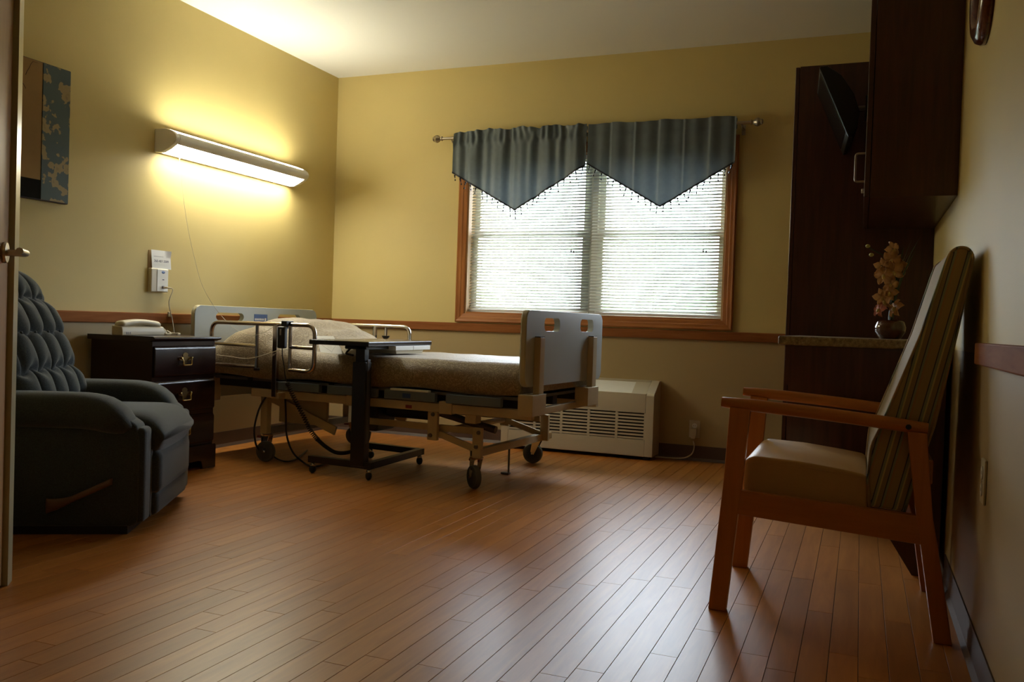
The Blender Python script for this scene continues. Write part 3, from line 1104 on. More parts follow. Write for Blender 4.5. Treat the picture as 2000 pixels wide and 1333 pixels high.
def helix(path, r, turns_per_pt=0.75, sub=6):
    path = [Vector(p) for p in path]
    out = []
    ph = 0
    for i in range(len(path) - 1):
        t = (path[i + 1] - path[i])
        tn = t.normalized()
        a = tn.orthogonal().normalized() if abs(tn.z) > 0.95 else Vector((0, 0, 1)).cross(tn).normalized()
        b = tn.cross(a)
        for s in range(sub):
            out.append(path[i] + t * (s / sub) + (a * math.cos(ph) + b * math.sin(ph)) * r)
            ph += 2 * PI * turns_per_pt / sub
    return out


obj('coiled_cord', MB().tube(helix(cp, 0.0055, 0.9, 7), 0.0016, 5), 'cream', tp, 'all')

# ================================================================== BED
BED = (0.159, -1.11, 0)
BYAW = -0.076
bed = thing('hospital_bed', 'adjustable hospital bed with grey end boards, beige frame and tube rails', 'bed', BED, BYAW)
BI = wm(bed).inverted()


def bl(p):
    return BI @ Vector(p)


def rrect(y0, y1, z0, z1, r, n=5):
    pts = []
    for cx, cz, a0 in ((y1 - r, z1 - r, 0), (y0 + r, z1 - r, 90), (y0 + r, z0 + r, 180), (y1 - r, z0 + r, 270)):
        for k in range(n + 1):
            a = math.radians(a0 + 90 * k / n)
            pts.append((cx + r * math.cos(a), cz + r * math.sin(a)))
    return pts


def board(x0, x1, outer, holes):
    bm = bmesh.new()
    loops = []
    for lp_ in [outer] + holes:
        vs = [bm.verts.new((x0, p[0], p[1])) for p in lp_]
        es = [bm.edges.new((vs[i], vs[(i + 1) % len(vs)])) for i in range(len(vs))]
        loops.append((vs, es))
    bmesh.ops.triangle_fill(bm, use_beauty=True, use_dissolve=False, edges=[e for l in loops for e in l[1]])
    ret = bmesh.ops.extrude_face_region(bm, geom=bm.faces[:])
    for v in [g for g in ret['geom'] if isinstance(g, bmesh.types.BMVert)]:
        v.co.x = x1
    bmesh.ops.recalc_face_normals(bm, faces=bm.faces[:])
    bm.verts.index_update()
    mb = MB().add([v.co.copy() for v in bm.verts], [tuple(v.index for v in f.verts) for f in bm.faces])
    bm.free()
    return mb


def endboard(name, x0, x1, hw, z0, z1, holes):
    outer = rrect(-hw, hw, z0, z1, 0.05, 7)
    o = obj(name, board(x0, x1, outer, [rrect(a, b, c, d, 0.028, 5) for a, b, c, d in holes]), 'bedgrey', bed, True, True)
    xm = (x0 + x1) / 2
    ring = [Vector((xm, p[0], p[1])) for p in outer]
    obj('edge_band', MB().loft([[p + Vector((dx, 0, 0)) * 1 + (p - Vector((xm, 0, (z0 + z1) / 2))).normalized() * dn for dx, dn in ((-(x1 - x0) * .42, 0.0), (-(x1 - x0) * .3, 0.004), ((x1 - x0) * .3, 0.004), ((x1 - x0) * .42, 0.0), (0, -0.004))] for p in ring + ring[:1]], True, False), 'bedcap', o, True, True)
    return o


hbd = endboard('headboard', 0.0, 0.032, 0.568, 0.36, 0.922, [(-0.40, -0.158, 0.832, 0.882), (0.162, 0.392, 0.834, 0.884)])
fbd = endboard('footboard', 2.192, 2.226, 0.535, 0.560, 0.945, [(-0.322, -0.118, 0.840, 0.910), (0.178, 0.382, 0.840, 0.912)])
lbl = obj('headboard_label', MB().box(0.032, 0.0335, -0.066, 0.058, 0.828, 0.879), 'blue', hbd, local=True)
lb = MB()
for k in range(7):
    lb.box(0.0335, 0.0338, -0.060 + k * 0.0125, -0.060 + k * 0.0125 + 0.0085, 0.838, 0.852)
lb.box(0.0335, 0.0338, 0.031, 0.047, 0.834, 0.854)
obj('label_print', lb, 'white', lbl, local=True)
# foot and head posts with brackets
for (x0, x1, v0, v1, zt, b0, b1) in ((2.226, 2.262, -0.442, -0.385, 0.81, -0.530, -0.362), (2.226, 2.262, 0.300, 0.362, 0.814, 0.225, 0.395)):
    pm = MB().rbox(x0, x1, v0, v1, 0.50, zt, 0.004, 2)
    po_ = obj('footboard_post', pm, 'beige', bed, True, True)
    obj('post_cap', MB().box(x0 + .002, x1 - .002, v0 + .002, v1 - .002, zt, zt + 0.004), 'black', po_, local=True)
    obj('post_bracket', MB().rbox(x0 - 0.040, x1 + 0.006, b0, b1, 0.415, 0.522, 0.004, 2), 'beige', bed, True, True)
    bo = MB()
    for zb in (0.74, 0.60):
        bo.lathe([(0, 0), (0.010, 0), (0.008, 0.010), (0, 0.012)], (x1 + 0.001 - 0.02, v1, zb), 10, 'y')
    obj('bolt', bo, 'chrome', po_, True, True)
for v0 in (-0.44, 0.38):
    obj('headboard_post', MB().rbox(0.034, 0.07, v0, v0 + 0.06, 0.34, 0.484, 0.004, 2), 'beige', bed, True, True)
# side beams, cross beams
for s in (-1, 1):
    obj('side_beam', MB().rbox(0.40, 2.24, s * 0.455 - 0.018, s * 0.455 + 0.018, 0.392, 0.440, 0.005, 2), 'beige', bed, True, True)
    for a, b in ((1.10, 1.18), (1.70, 1.78)):
        obj('beam_sleeve', MB().rbox(a, b, s * 0.455 - 0.024, s * 0.455 + 0.024, 0.386, 0.452, 0.004, 2), 'beige', bed, True, True)
    for a, b in ((0.62, 0.925), (0.98, 1.313), (1.366, 1.688), (1.753, 2.077)):
        dk = obj('deck_edge', MB().rbox(a, b, s * 0.485 - 0.015, s * 0.485 + 0.015, 0.446, 0.494, 0.004, 2), 'deckblue', bed, True, True)
        if s < 0 and 1.3 < a < 1.4:
            obj('deck_label', MB().box(a + 0.12, a + 0.17, -0.5012, -0.5, 0.457, 0.482), 'blue', dk, local=True)
            obj('deck_slide', MB().rbox(a + 0.04, a + 0.28, -0.502, -0.47, 0.494, 0.505, 0.003, 2), 'white', dk, True, True)
obj('beam_label', MB().box(1.49, 1.53, -0.4735, -0.473, 0.40, 0.418), 'redtag', bed, local=True)
for u in (0.46, 1.12, 1.72, 2.18):
    obj('cross_beam', MB().rbox(u - 0.02, u + 0.02, -0.44, 0.44, 0.40, 0.436, 0.004, 2), 'beige', bed, True, True)
dk = MB()
for k in range(7):
    dk.box(0.10 + k * 0.30, 0.36 + k * 0.30, -0.46, 0.46, 0.484, 0.500)
obj('deck_panel', dk, 'motor', bed, local=True)
obj('deck_spine', MB().box(0.08, 2.16, -0.03, 0.03, 0.436, 0.486).box(0.08, 2.16, -0.40, -0.37, 0.436, 0.486).box(0.08, 2.16, 0.37, 0.40, 0.436, 0.486), 'blackplastic', bed, local=True)

# casters: wheel contact points from the floor
def caster(contact, top_uv, ax_deg, rad=0.0625, wid=0.030, ztop=0.165):
    c = bl(contact)
    cen = Vector((c.x, c.y, rad))
    ax = Vector((math.cos(math.radians(ax_deg)), math.sin(math.radians(ax_deg)), 0))
    side = Vector((-ax.y, ax.x, 0))
    rot = Matrix(((ax.x, side.x, 0), (ax.y, side.y, 0), (0, 0, 1))).to_4x4()
    T = Matrix.Translation(cen) @ rot
    root = obj('caster', MB().lathe([(0, ztop - 0.012), (0.035, ztop - 0.012), (0.038, ztop - 0.004), (0.020, ztop), (0.012, ztop + 0.03), (0, ztop + 0.03)], (top_uv[0], top_uv[1], 0), 16), 'chrome', bed, True, True)
    tread = MB().lathe([(rad - 0.016, -wid / 2), (rad - 0.004, -wid / 2), (rad, -wid / 2 + 0.006), (rad, wid / 2 - 0.006), (rad - 0.004, wid / 2), (rad - 0.016, wid / 2), (rad - 0.016, -wid / 2)], (0, 0, 0), 28, 'x').xform(T)
    obj('tread', tread, 'wheelgrey', root, True, True)
    hub = MB().lathe([(0, -wid * .42), (0.012, -wid * .5), (rad - 0.015, -wid * .3), (rad - 0.015, wid * .3), (0.012, wid * .5), (0, wid * .42)], (0, 0, 0), 24, 'x').xform(T)
    obj('wheel', hub, 'rubber', root, True, True)
    fk = MB()
    topc = Vector((top_uv[0], top_uv[1], ztop - 0.012))
    for s in (-1, 1):
        o = ax * (s * (wid / 2 + 0.006))
        a0 = topc + ax * (s * 0.022) + side * 0.028
        a1 = topc + ax * (s * 0.022) - side * 0.028
        b0 = cen + o + side * 0.010 + Vector((0, 0, 0.012))
        b1 = cen + o - side * 0.010 - Vector((0, 0, 0.008))
        th = ax * (s * 0.003)
        fk.add([a0, a1, b1, b0, a0 + th, a1 + th, b1 + th, b0 + th], [(0, 1, 2, 3), (4, 7, 6, 5), (0, 4, 5, 1), (1, 5, 6, 2), (2, 6, 7, 3), (3, 7, 4, 0)])
    fk.tube([cen - ax * (wid / 2 + 0.012), cen + ax * (wid / 2 + 0.012)], 0.006, 8)
    obj('fork', fk, 'chrome', root, True, True)
    pdl = topc + side * 0.05
    obj('brake_pedal', MB().rbox(pdl.x - 0.016, pdl.x + 0.016, pdl.y - 0.012, pdl.y + 0.012, ztop - 0.030, ztop - 0.016, 0.004, 2), 'redtag', root, True, True)
    return root


nfc, ffc, nhc, fhc = (2.013, -1.666, 0), (1.984, -0.705, 0), (0.600, -1.560, 0), (0.638, -0.640, 0)
a = bl(nfc)
caster(nfc, (a.x - 0.005, a.y + 0.03), 55)
b = bl(ffc)
caster(ffc, (b.x + 0.035, b.y - 0.01), 100)
c = bl(nhc)
caster(nhc, (c.x - 0.02, c.y + 0.03), 95)
d = bl(fhc)
caster(fhc, (d.x + 0.01, d.y - 0.03), 100)
obj('foot_axle_tube', MB().rbox(a.x - 0.03, a.x + 0.012, a.y + 0.0, b.y + 0.03, 0.163, 0.205, 0.004, 2), 'beige', bed, True, True)
obj('axle_end_plug', MB().box(a.x - 0.024, a.x + 0.006, a.y - 0.003, a.y, 0.170, 0.198), 'black', bed, local=True)
obj('head_axle_tube', MB().rbox(c.x - 0.04, c.x + 0.002, c.y, d.y + 0.02, 0.163, 0.205, 0.004, 2), 'motor', bed, True, True)


def bar(p, q, wy, hz_):
    """flat bar between two points (bed coordinates): wy thickness in y, hz_ depth"""
    p, q = Vector(p), Vector(q)
    t = (q - p).normalized()
    yv = Vector((0, 1, 0))
    n_ = t.cross(yv).normalized() * hz_ / 2
    yv = yv * wy / 2
    return MB().loft([[k + n_ + yv, k + n_ - yv, k - n_ - yv, k - n_ + yv] for k in (p, q)])


for s in (-1, 1):
    obj('lift_plate', MB().rbox(1.612, 1.672, s * 0.43 - 0.012, s * 0.43 + 0.012, 0.236, 0.41, 0.003, 2), 'beige', bed, True, True)
    obj('lift_plate', MB().rbox(1.888, 1.942, s * 0.43 - 0.012, s * 0.43 + 0.012, 0.165, 0.325, 0.003, 2), 'beige', bed, True, True)
    obj('beam_block', MB().rbox(1.845, 1.91, s * 0.42 - 0.03, s * 0.42 + 0.03, 0.345, 0.412, 0.003, 2), 'beige', bed, True, True)
    obj('link_bar', bar((1.66, s * 0.41, 0.272), (1.90, s * 0.41, 0.205), 0.012, 0.034), 'beige', bed, local=True)
    obj('link_bar', bar((1.18, s * 0.39, 0.300), (1.90, s * 0.39, 0.300), 0.012, 0.036), 'beige', bed, local=True)
    bo = MB()
    for u, z in ((1.645, 0.375), (1.632, 0.262), (1.925, 0.300), (1.912, 0.225)):
        bo.lathe([(0, 0), (0.012, 0), (0.010, -0.007), (0, -0.008)] if s < 0 else [(0, 0), (0.012, 0), (0.010, 0.007), (0, 0.008)], (u, s * 0.442, z), 10, 'y')
    obj('pivot_bolts', bo, 'motor', bed, True, True)
    obj('head_leg', MB().rbox(c.x - 0.045, c.x + 0.005, s * 0.40 - 0.02, s * 0.40 + 0.02, 0.165, 0.40, 0.004, 2), 'beige', bed, True, True)
    obj('link_bar', bar((0.47, s * 0.37, 0.38), (0.95, s * 0.37, 0.22), 0.012, 0.05), 'beige', bed, local=True)
obj('lift_panel', MB().rbox(0.50, 0.86, -0.34, -0.32, 0.235, 0.385, 0.006, 2), 'beige', bed, True, True)
obj('lift_tube', MB().tube([(1.64, -0.43, 0.275), (1.64, 0.43, 0.275)], 0.018, 10), 'beige', bed, True, True)
obj('motor_housing', MB().rbox(0.97, 1.13, -0.22, -0.02, 0.215, 0.395, 0.02, 3), 'blackplastic', bed, True, True)
obj('motor_housing', MB().rbox(1.13, 1.46, -0.16, -0.04, 0.30, 0.395, 0.03, 3), 'blackplastic', bed, True, True)
obj('actuator', MB().tube([(1.46, -0.10, 0.350), (1.85, -0.10, 0.275)], 0.022, 12), 'motor', bed, True, True)
fl_ = bl(P(990, 927, z=0.0))
obj('floor_lock', MB().tube([(fl_.x + 0.01, fl_.y, 0.175), (fl_.x + 0.01, fl_.y, 0.006)], 0.006, 8).rbox(fl_.x - 0.035, fl_.x + 0.018, fl_.y - 0.014, fl_.y + 0.014, 0.0, 0.012, 0.004, 2), 'motor', bed, True, True)

# side rails
def raildown(v, s):
    rl = obj('side_rail', MB().tube(fillet([(0.165, v, 0.572), (0.132, v, 0.585), (0.132, v, 0.824), (0.910, v, 0.826), (0.910, v, 0.562), (0.735, v, 0.566)], 0.06, 7), 0.0125, 10), 'bronze' if s < 0 else 'chrome', bed, True, True)
    rm = 'bronze' if s < 0 else 'chrome'
    bars = [((0.488, 0.822), (0.488, 0.566)), ((0.735, 0.822), (0.735, 0.56)), ((0.145, 0.697), (0.486, 0.694)), ((0.160, 0.571), (0.486, 0.572)), ((0.735, 0.698), (0.908, 0.697))]
    for (u0, z0), (u1, z1) in bars:
        obj('rail_bar', MB().tube([(u0, v, z0), (u1, v, z1)], 0.0105, 8), rm, rl, True, True)
    obj('rail_post', MB().rbox(0.612, 0.645, v - 0.010, v + 0.014, 0.405, 0.826, 0.004, 2), rm, rl, True, True)
    obj('rail_mount', MB().rbox(0.600, 0.66, min(v, s * 0.44), max(v, s * 0.44), 0.395, 0.430, 0.004, 2), 'beige', rl, True, True)
    obj('rail_end_cap', MB().rbox(0.478, 0.503, v - 0.014, v + 0.014, 0.550, 0.566, 0.004, 2), 'blackplastic', rl, True, True)
    return rl


raildown(-0.530, -1)
fr = obj('side_rail', MB().tube(fillet([(0.132, 0.52, 0.560), (0.132, 0.52, 0.826), (0.860, 0.52, 0.829), (0.860, 0.52, 0.560)], 0.06, 7), 0.0125, 10), 'chrome', bed, True, True)
for u in (0.426, 0.578, 0.667):
    obj('rail_bar', MB().tube([(u, 0.52, 0.824), (u, 0.52, 0.44)], 0.016 if 0.5 < u < 0.6 else 0.0105, 8), 'chrome', fr, True, True)
obj('rail_bar', MB().tube([(0.132, 0.52, 0.565), (0.860, 0.52, 0.565)], 0.0105, 8), 'chrome', fr, True, True)
obj('rail_clamp', MB().lathe([(0, 0), (0.016, 0), (0.026, 0.014), (0.026, 0.020), (0, 0.020)], (0.667, 0.52, 0.742), 12), 'blackplastic', fr, True, True)
obj('rail_mount', MB().box(0.56, 0.60, 0.44, 0.53, 0.40, 0.44), 'beige', fr, local=True)

# power cables of the bed
cb = MB()
cb.tube([bl(p) for p in smoothpath([P(527, 765, y=-1.56), P(508, 795, y=-1.58), P(497, 835, y=-1.60), P(499, 865, y=-1.60), P(506, 880, y=-1.58)], 6)], 0.006, 6)
cb.tube([bl(p) for p in smoothpath([P(556, 752, y=-1.55), P(558, 800, y=-1.55), P(560, 850, y=-1.50), P(572, 884, y=-1.52), P(592, 903, z=0.008), P(612, 912, z=0.007), P(640, 905, z=0.007)], 6)], 0.006, 6)
cb.tube([bl(p) for p in smoothpath([P(526, 884, y=-1.52), P(540, 896, z=0.010), P(560, 902, z=0.007), P(580, 896, z=0.007), P(600, 880, z=0.007)], 6)], 0.005, 6)
obj('power_cable', cb, 'blackplastic', bed, 'all', True)

# mattress and bedspread
mt = thing('mattress', 'navy bed mattress, its edge showing beneath the tan bedspread', 'mattress', (*(wm(bed) @ Vector((1.1, 0, 0.5)))[:2], 0.5), BYAW)
obj('cover', MB().rbox(-1.00, 1.05, -0.455, 0.455, 0.0005, 0.145, 0.03, 3), plain('mattress_navy', (0.012, 0.014, 0.022), 0.6), mt, True, True)


def lin(x, pts):
    for (x0, y0), (x1, y1) in zip(pts, pts[1:]):
        if x <= x1:
            t = max(0, (x - x0) / (x1 - x0))
            t = t * t * (3 - 2 * t)
            return y0 + (y1 - y0) * t
    return pts[-1][1]


bs = thing('bedspread', 'tan brocade bedspread humped over the pillow on the bed', 'bedspread', (*(wm(bed) @ Vector((1.1, 0, 0.5)))[:2], 0.5), BYAW)
BSO = Matrix.Translation((-1.1, 0, -0.5))
HUMP = [(0.03, -0.08), (0.10, 0.03), (0.22, 0.14), (0.42, 0.194), (0.58, 0.178), (0.72, 0.130), (0.84, 0.082), (0.93, 0.040), (1.04, 0.0), (2.3, 0.006)]


def zt(u, v):
    k_ = min(1, max(0, (u - 0.40) / 0.42))
    f = max(0, 1 - (1 - 0.40 * (1 - k_)) * (min(1, abs(v) / (0.47 - 0.10 * k_)) ** (4 - 1.2 * k_)))
    h_ = lin(u, HUMP)
    z = 0.668 + (h_ * f if h_ > 0 else h_)
    wr = noise.noise(Vector((u * 5, v * 7, 1.3))) * 0.012 + noise.noise(Vector((u * 14, v * 16, 4.3))) * 0.005
    return z + wr * (1.0 - 0.68 * min(1, max(0, (u - 0.75) / 0.2)))


rings = []
us = [0.040 + 2.12 * k / 130 for k in range(131)] + [2.174, 2.181]
NV = 40
for i, u in enumerate(us):
    drop = 0 if i <= 130 else (0.03 if i == 131 else 0.17)
    ring = []
    for s in (-1,):
        ring += [(-0.462, 0.508), (-0.478, 0.512), (-0.486, 0.545), (-0.488, 0.59), (-0.485, 0.620)]
    for k in range(NV + 1):
        v = -0.478 + 0.956 * k / NV
        e = max(0, abs(v) - 0.425) / 0.053
        ring.append((v, max(0.52, zt(u, v) - 0.042 * e * e - drop)))
    ring += [(0.485, 0.620), (0.488, 0.59), (0.486, 0.545), (0.478, 0.512), (0.462, 0.508)]
    out = []
    for q, (v, z) in enumerate(ring):
        n_ = noise.noise(Vector((u * 6, z * 9, v * 3))) * 0.009 if z < 0.66 else 0
        zz = z
        if q < 5 or q > len(ring) - 6:
            top_ = max(0.53, zt(u, 0.478) - 0.045 - drop)
            zz = 0.506 + (z - 0.506) * min(1, (top_ - 0.50) / 0.14)
            zz += 0.008 * math.sin(u * 9) * (1 if z < 0.52 else 0)
        out.append((u, v + n_ * (1 if v > 0 else -1), zz))
    rings.append([BSO @ Vector(p) for p in out])
mb = MB().loft(rings, False, False)
clo = obj('cloth', mb, 'brocade', bs, 'all', True)
sol = clo.modifiers.new('thickness', 'SOLIDIFY')
sol.thickness = 0.004
sol.offset = 0.0
# heart card leaning on the bed
hcp = [P(618, 657, y=-1.485), P(651, 657, y=-1.485), P(673, 693, y=-1.575), P(627, 691, y=-1.575)]
cd_ = thing('greeting_card', 'white card with a drawn heart leaning on the bedspread', 'card', (hcp[2] + hcp[3]) / 2)
n_ = (hcp[1] - hcp[0]).cross(hcp[3] - hcp[0]).normalized() * 0.0015
obj('card', MB().add([p + n_ for p in hcp] + [p - n_ for p in hcp], [(0, 1, 2, 3), (7, 6, 5, 4), (0, 4, 5, 1), (1, 5, 6, 2), (2, 6, 7, 3), (3, 7, 4, 0)]), 'paper', cd_)
sgn = -1 if n_.dot(CAM - hcp[0]) < 0 else 1


def cardpt(a, b):
    return hcp[0].lerp(hcp[1], a).lerp(hcp[3].lerp(hcp[2], a), b) + n_ * sgn * 1.25


hp = []
for k in range(40):
    t = 2 * PI * k / 40
    hx, hy = 16 * math.sin(t) ** 3, 13 * math.cos(t) - 5 * math.cos(2 * t) - 2 * math.cos(3 * t) - math.cos(4 * t)
    hp.append(cardpt(0.5 + hx / 42, 0.48 - hy / 38))
obj('drawn_heart', MB().tube(hp, 0.0007, 4, True), 'greyline', cd_)
tl = MB()
for k in range(4):
    tl.tube([cardpt(0.34 + 0.02 * k, 0.40 + 0.09 * k), cardpt(0.66 - 0.02 * k, 0.40 + 0.09 * k)], 0.0005, 4)
obj('written_lines', tl, 'greyline', cd_)

# hand control on the rail with coiled cord
BM = wm(bed)
hcx = BM @ Vector((0.716, -0.575, 0.755))
hc_ = thing('bed_remote', 'black bed hand control with coiled cord hooked on the side rail', 'remote', (hcx.x, hcx.y, 0.69), BYAW)
obj('handset', MB().rbox(-0.026, 0.026, -0.018, 0.016, 0.0, 0.125, 0.010, 3), 'blackplastic', hc_, True, True)
obj('hook', MB().rbox(-0.020, 0.020, 0.008, 0.029, 0.112, 0.156, 0.003, 2).rbox(-0.020, 0.020, 0.010, 0.068, 0.148, 0.157, 0.003, 2).rbox(-0.020, 0.020, 0.060, 0.068, 0.122, 0.156, 0.003, 2), 'blackplastic', hc_, True, True)
obj('button_strip', MB().box(-0.004, 0.006, -0.0195, -0.0175, 0.075, 0.11), 'greyline', hc_, local=True)
obj('cord', MB().tube(smoothpath([hcx + Vector((0, 0, -0.066)), P(552, 700, y=-1.735), P(555, 716, y=-1.735), P(557, 735, y=-1.730), P(561, 748, y=-1.725)], 6), 0.0035, 6), 'blackplastic', hc_, True)
cp1 = smoothpath([P(561, 748, y=-1.725), P(573, 775, y=-1.720), P(590, 808, y=-1.710), P(606, 840, y=-1.69), P(621, 860, y=-1.66)], 18)
obj('coiled_cord', MB().tube(helix(cp1, 0.011, 0.42, 7), 0.0032, 5), 'blackplastic', hc_, 'all')
obj('stretched_cord', MB().tube(smoothpath([cp1[-1], P(636, 873, y=-1.63), P(655, 884, y=-1.60), P(675, 885, y=-1.56), P(692, 880, y=-1.50), P(715, 866, y=-1.38), P(722, 845, y=-1.28)], 8), 0.011, 8), 'blackplastic', hc_, 'all')
# thin cord across the pillow side
cc = thing('signal_cord', 'thin cream cord draped along the bed rail over the pillow side', 'cord', P(424, 694, y=-1.735))
obj('cord', MB().tube(smoothpath([P(424, 694, y=-1.735), P(450, 697, y=-1.735), P(480, 701, y=-1.735), P(505, 697, y=-1.735), P(530, 689, y=-1.725), P(548, 684, y=-1.69), P(568, 682, y=-1.645)], 6), 0.0022, 6), 'cream', cc, True)

# ================================================================== OVERBED TABLE
ob = thing('overbed_table', 'black wheeled overbed table standing across the bed side', 'table', (1.27, -1.46, 0))
TZ = 0.752
obj('tabletop', MB().rbox(1.068, 1.446, -1.825, -1.088, TZ - 0.027, TZ, 0.006, 2), plain('table_black_laminate', (0.016, 0.012, 0.012), 0.22, spec=0.6), ob, True)
obj('column', MB().rbox(1.326, 1.411, -1.787, -1.727, 0.075, 0.640, 0.006, 2), 'black', ob, True)
obj('inner_column', MB().rbox(1.340, 1.397, -1.780, -1.735, 0.60, TZ - 0.027, 0.004, 2), 'black', ob, True)
obj('column_guide', MB().rbox(1.405, 1.4135, -1.772, -1.742, 0.20, 0.655, 0.003, 2), plain('guide_grey', (0.06, 0.06, 0.065), 0.4), ob, True)
obj('top_support', MB().rbox(1.27, 1.405, -1.78, -1.30, TZ - 0.045, TZ - 0.027, 0.004, 2), 'black', ob, True)
obj('height_lever', MB().tube(fillet([(1.30, -1.760, TZ - 0.035), (1.28, -1.785, TZ - 0.070), (1.33, -1.788, TZ - 0.078)], 0.01), 0.006, 8), 'black', ob, True)
C0, C1, C2, C3 = Vector((1.052, -1.730, 0)), Vector((1.430, -1.757, 0)), Vector((1.418, -1.150, 0)), Vector((1.050, -1.105, 0))


def hbar(p, q, wd, z0, z1):
    t = (q - p).normalized()
    n2 = Vector((-t.y, t.x, 0)) * wd / 2
    return MB().loft([[k + n2 + Vector((0, 0, z0)), k - n2 + Vector((0, 0, z0)), k - n2 + Vector((0, 0, z1)), k + n2 + Vector((0, 0, z1))] for k in (p - t * 0.02, q + t * 0.02)])


obj('base_bar', hbar(C0, C1, 0.038, 0.062, 0.098), 'black', ob)
obj('base_bar', hbar(C1, C2, 0.038, 0.0615, 0.0975), 'black', ob)
obj('base_bar', hbar(C3, C2, 0.038, 0.062, 0.098), 'black', ob)
wh = MB().ball((0, 0, 0.025), 0.018, 0.025, 0.025, 14, 8)
whm = mesh('twin_wheel', wh, 'blackplastic', 'all')
stm = mesh('caster_stem', MB().lathe([(0, 0.030), (0.010, 0.030), (0.016, 0.044), (0.012, 0.056), (0.007, 0.066), (0, 0.066)], (0, 0, 0), 12), 'chrome', 'all')
for k, p in enumerate((C0, C1, C2, C3)):
    q = wm(ob).inverted() @ p
    cs = link('caster', whm, ob, q, (0, 0, 0.5 * k))
    link('stem', stm, cs, (0, 0, 0))
# storage bin below the top
obj('bin', MB().prism([(-1.52, TZ - 0.050), (-1.51, TZ - 0.072), (-1.20, TZ - 0.072), (-1.18, TZ - 0.050)], 1.20, 1.440, 'x', 0.003, 2), 'cream', ob, True)
obj('bin_rim', MB().rbox(1.18, 1.452, -1.54, -1.335, TZ - 0.052, TZ - 0.027, 0.003, 2), 'white', ob, True)
obj('bin_rim', MB().rbox(1.18, 1.452, -1.330, -1.120, TZ - 0.052, TZ - 0.027, 0.003, 2), 'white', ob, True)

# ================================================================== RECLINER
RCY = math.radians(30)
rc = thing('recliner', 'blue grey tufted fabric recliner with wooden side lever in the corner', 'recliner', (1.05, -2.914, 0), RCY)


def L(name, mb, m, smooth=True, parent=None):
    return obj(name, mb, m, parent or rc, smooth, True)


L('plinth', MB().box(-0.78, 0.0, -0.37, 0.37, 0.0, 0.05), 'black', False)
for s in (-1, 1):
    # side panel with soft front
    poly = [(-0.80, 0.035), (0.025, 0.035), (0.043, 0.055), (0.044, 0.36), (0.033, 0.43), (-0.01, 0.46), (-0.80, 0.46)]
    y0, y1 = (s * 0.395, s * 0.275)
    L('side_panel', MB().prism(poly, min(y0, y1), max(y0, y1), 'y', 0.018, 3), 'recl', 'all')
    # vertical front bolster
    L('front_bolster', MB().rbox(0.02, 0.064, min(s * 0.385, s * 0.285), max(s * 0.385, s * 0.285), 0.045, 0.42, 0.02, 4), 'recl', 'all')
    # padded arm roll
    rings = []
    yc = s * 0.345
    for k in range(27):
        t = k / 26
        u = -0.80 + 0.815 * t
        e = 1.0
        if t > 0.86:
            e = math.sqrt(max(0.02, 1 - ((t - 0.86) / 0.14) ** 2))
        if t < 0.05:
            e = 0.6 + 0.4 * t / 0.05
        zc = 0.474 + 0.008 * math.sin(t * 3) - 0.05 * max(0, (t - 0.75) / 0.25) ** 2
        ring = []
        for q in range(20):
            a = 2 * PI * q / 20
            ry, rz = 0.092 * (0.55 + 0.45 * e), 0.072 * e
            ca, sa = math.cos(a), math.sin(a)
            ring.append((u, yc + ry * math.copysign(abs(ca) ** 0.8, ca), zc + rz * math.copysign(abs(sa) ** 0.8, sa)))
        rings.append(ring)
    L('arm_pad', MB().loft(rings), 'recl', 'all')
# seat cushion
rings = []
for k in range(25):
    t = k / 24
    u = -0.42 + 0.525 * t
    ed = 1.0 if t < 0.75 else math.sqrt(max(0.03, 1 - ((t - 0.75) / 0.25) ** 2.6))
    ring = []
    for q in range(28):
        a = 2 * PI * q / 28
        ca, sa = math.cos(a), math.sin(a)
        cr = 0.5 * (1 + math.cos(ca * 2.4))
        ring.append((u, 0.272 * math.copysign(abs(ca) ** 0.35, ca), 0.368 + (0.088 + 0.014 * cr) * ed * math.copysign(abs(sa) ** 0.45, sa) * (1 if sa > 0 else 1.0)))
    rings.append(ring)
L('seat_cushion', MB().loft(rings), 'recl', 'all')
# footrest board folded at the front
L('footrest', MB().rbox(-0.02, 0.095, -0.268, 0.268, 0.135, 0.315, 0.035, 5), 'recl', 'all')
L('footrest_skirt', MB().rbox(-0.02, 0.085, -0.262, 0.262, 0.045, 0.150, 0.030, 5), 'recl', 'all')
L('seat_deck', MB().box(-0.5, 0.06, -0.28, 0.28, 0.05, 0.32), 'recl', False)

# tufted back
ROWS = [0.0, 0.10, 0.30, 0.51, 0.735, 1.0]
CW_ = 0.138


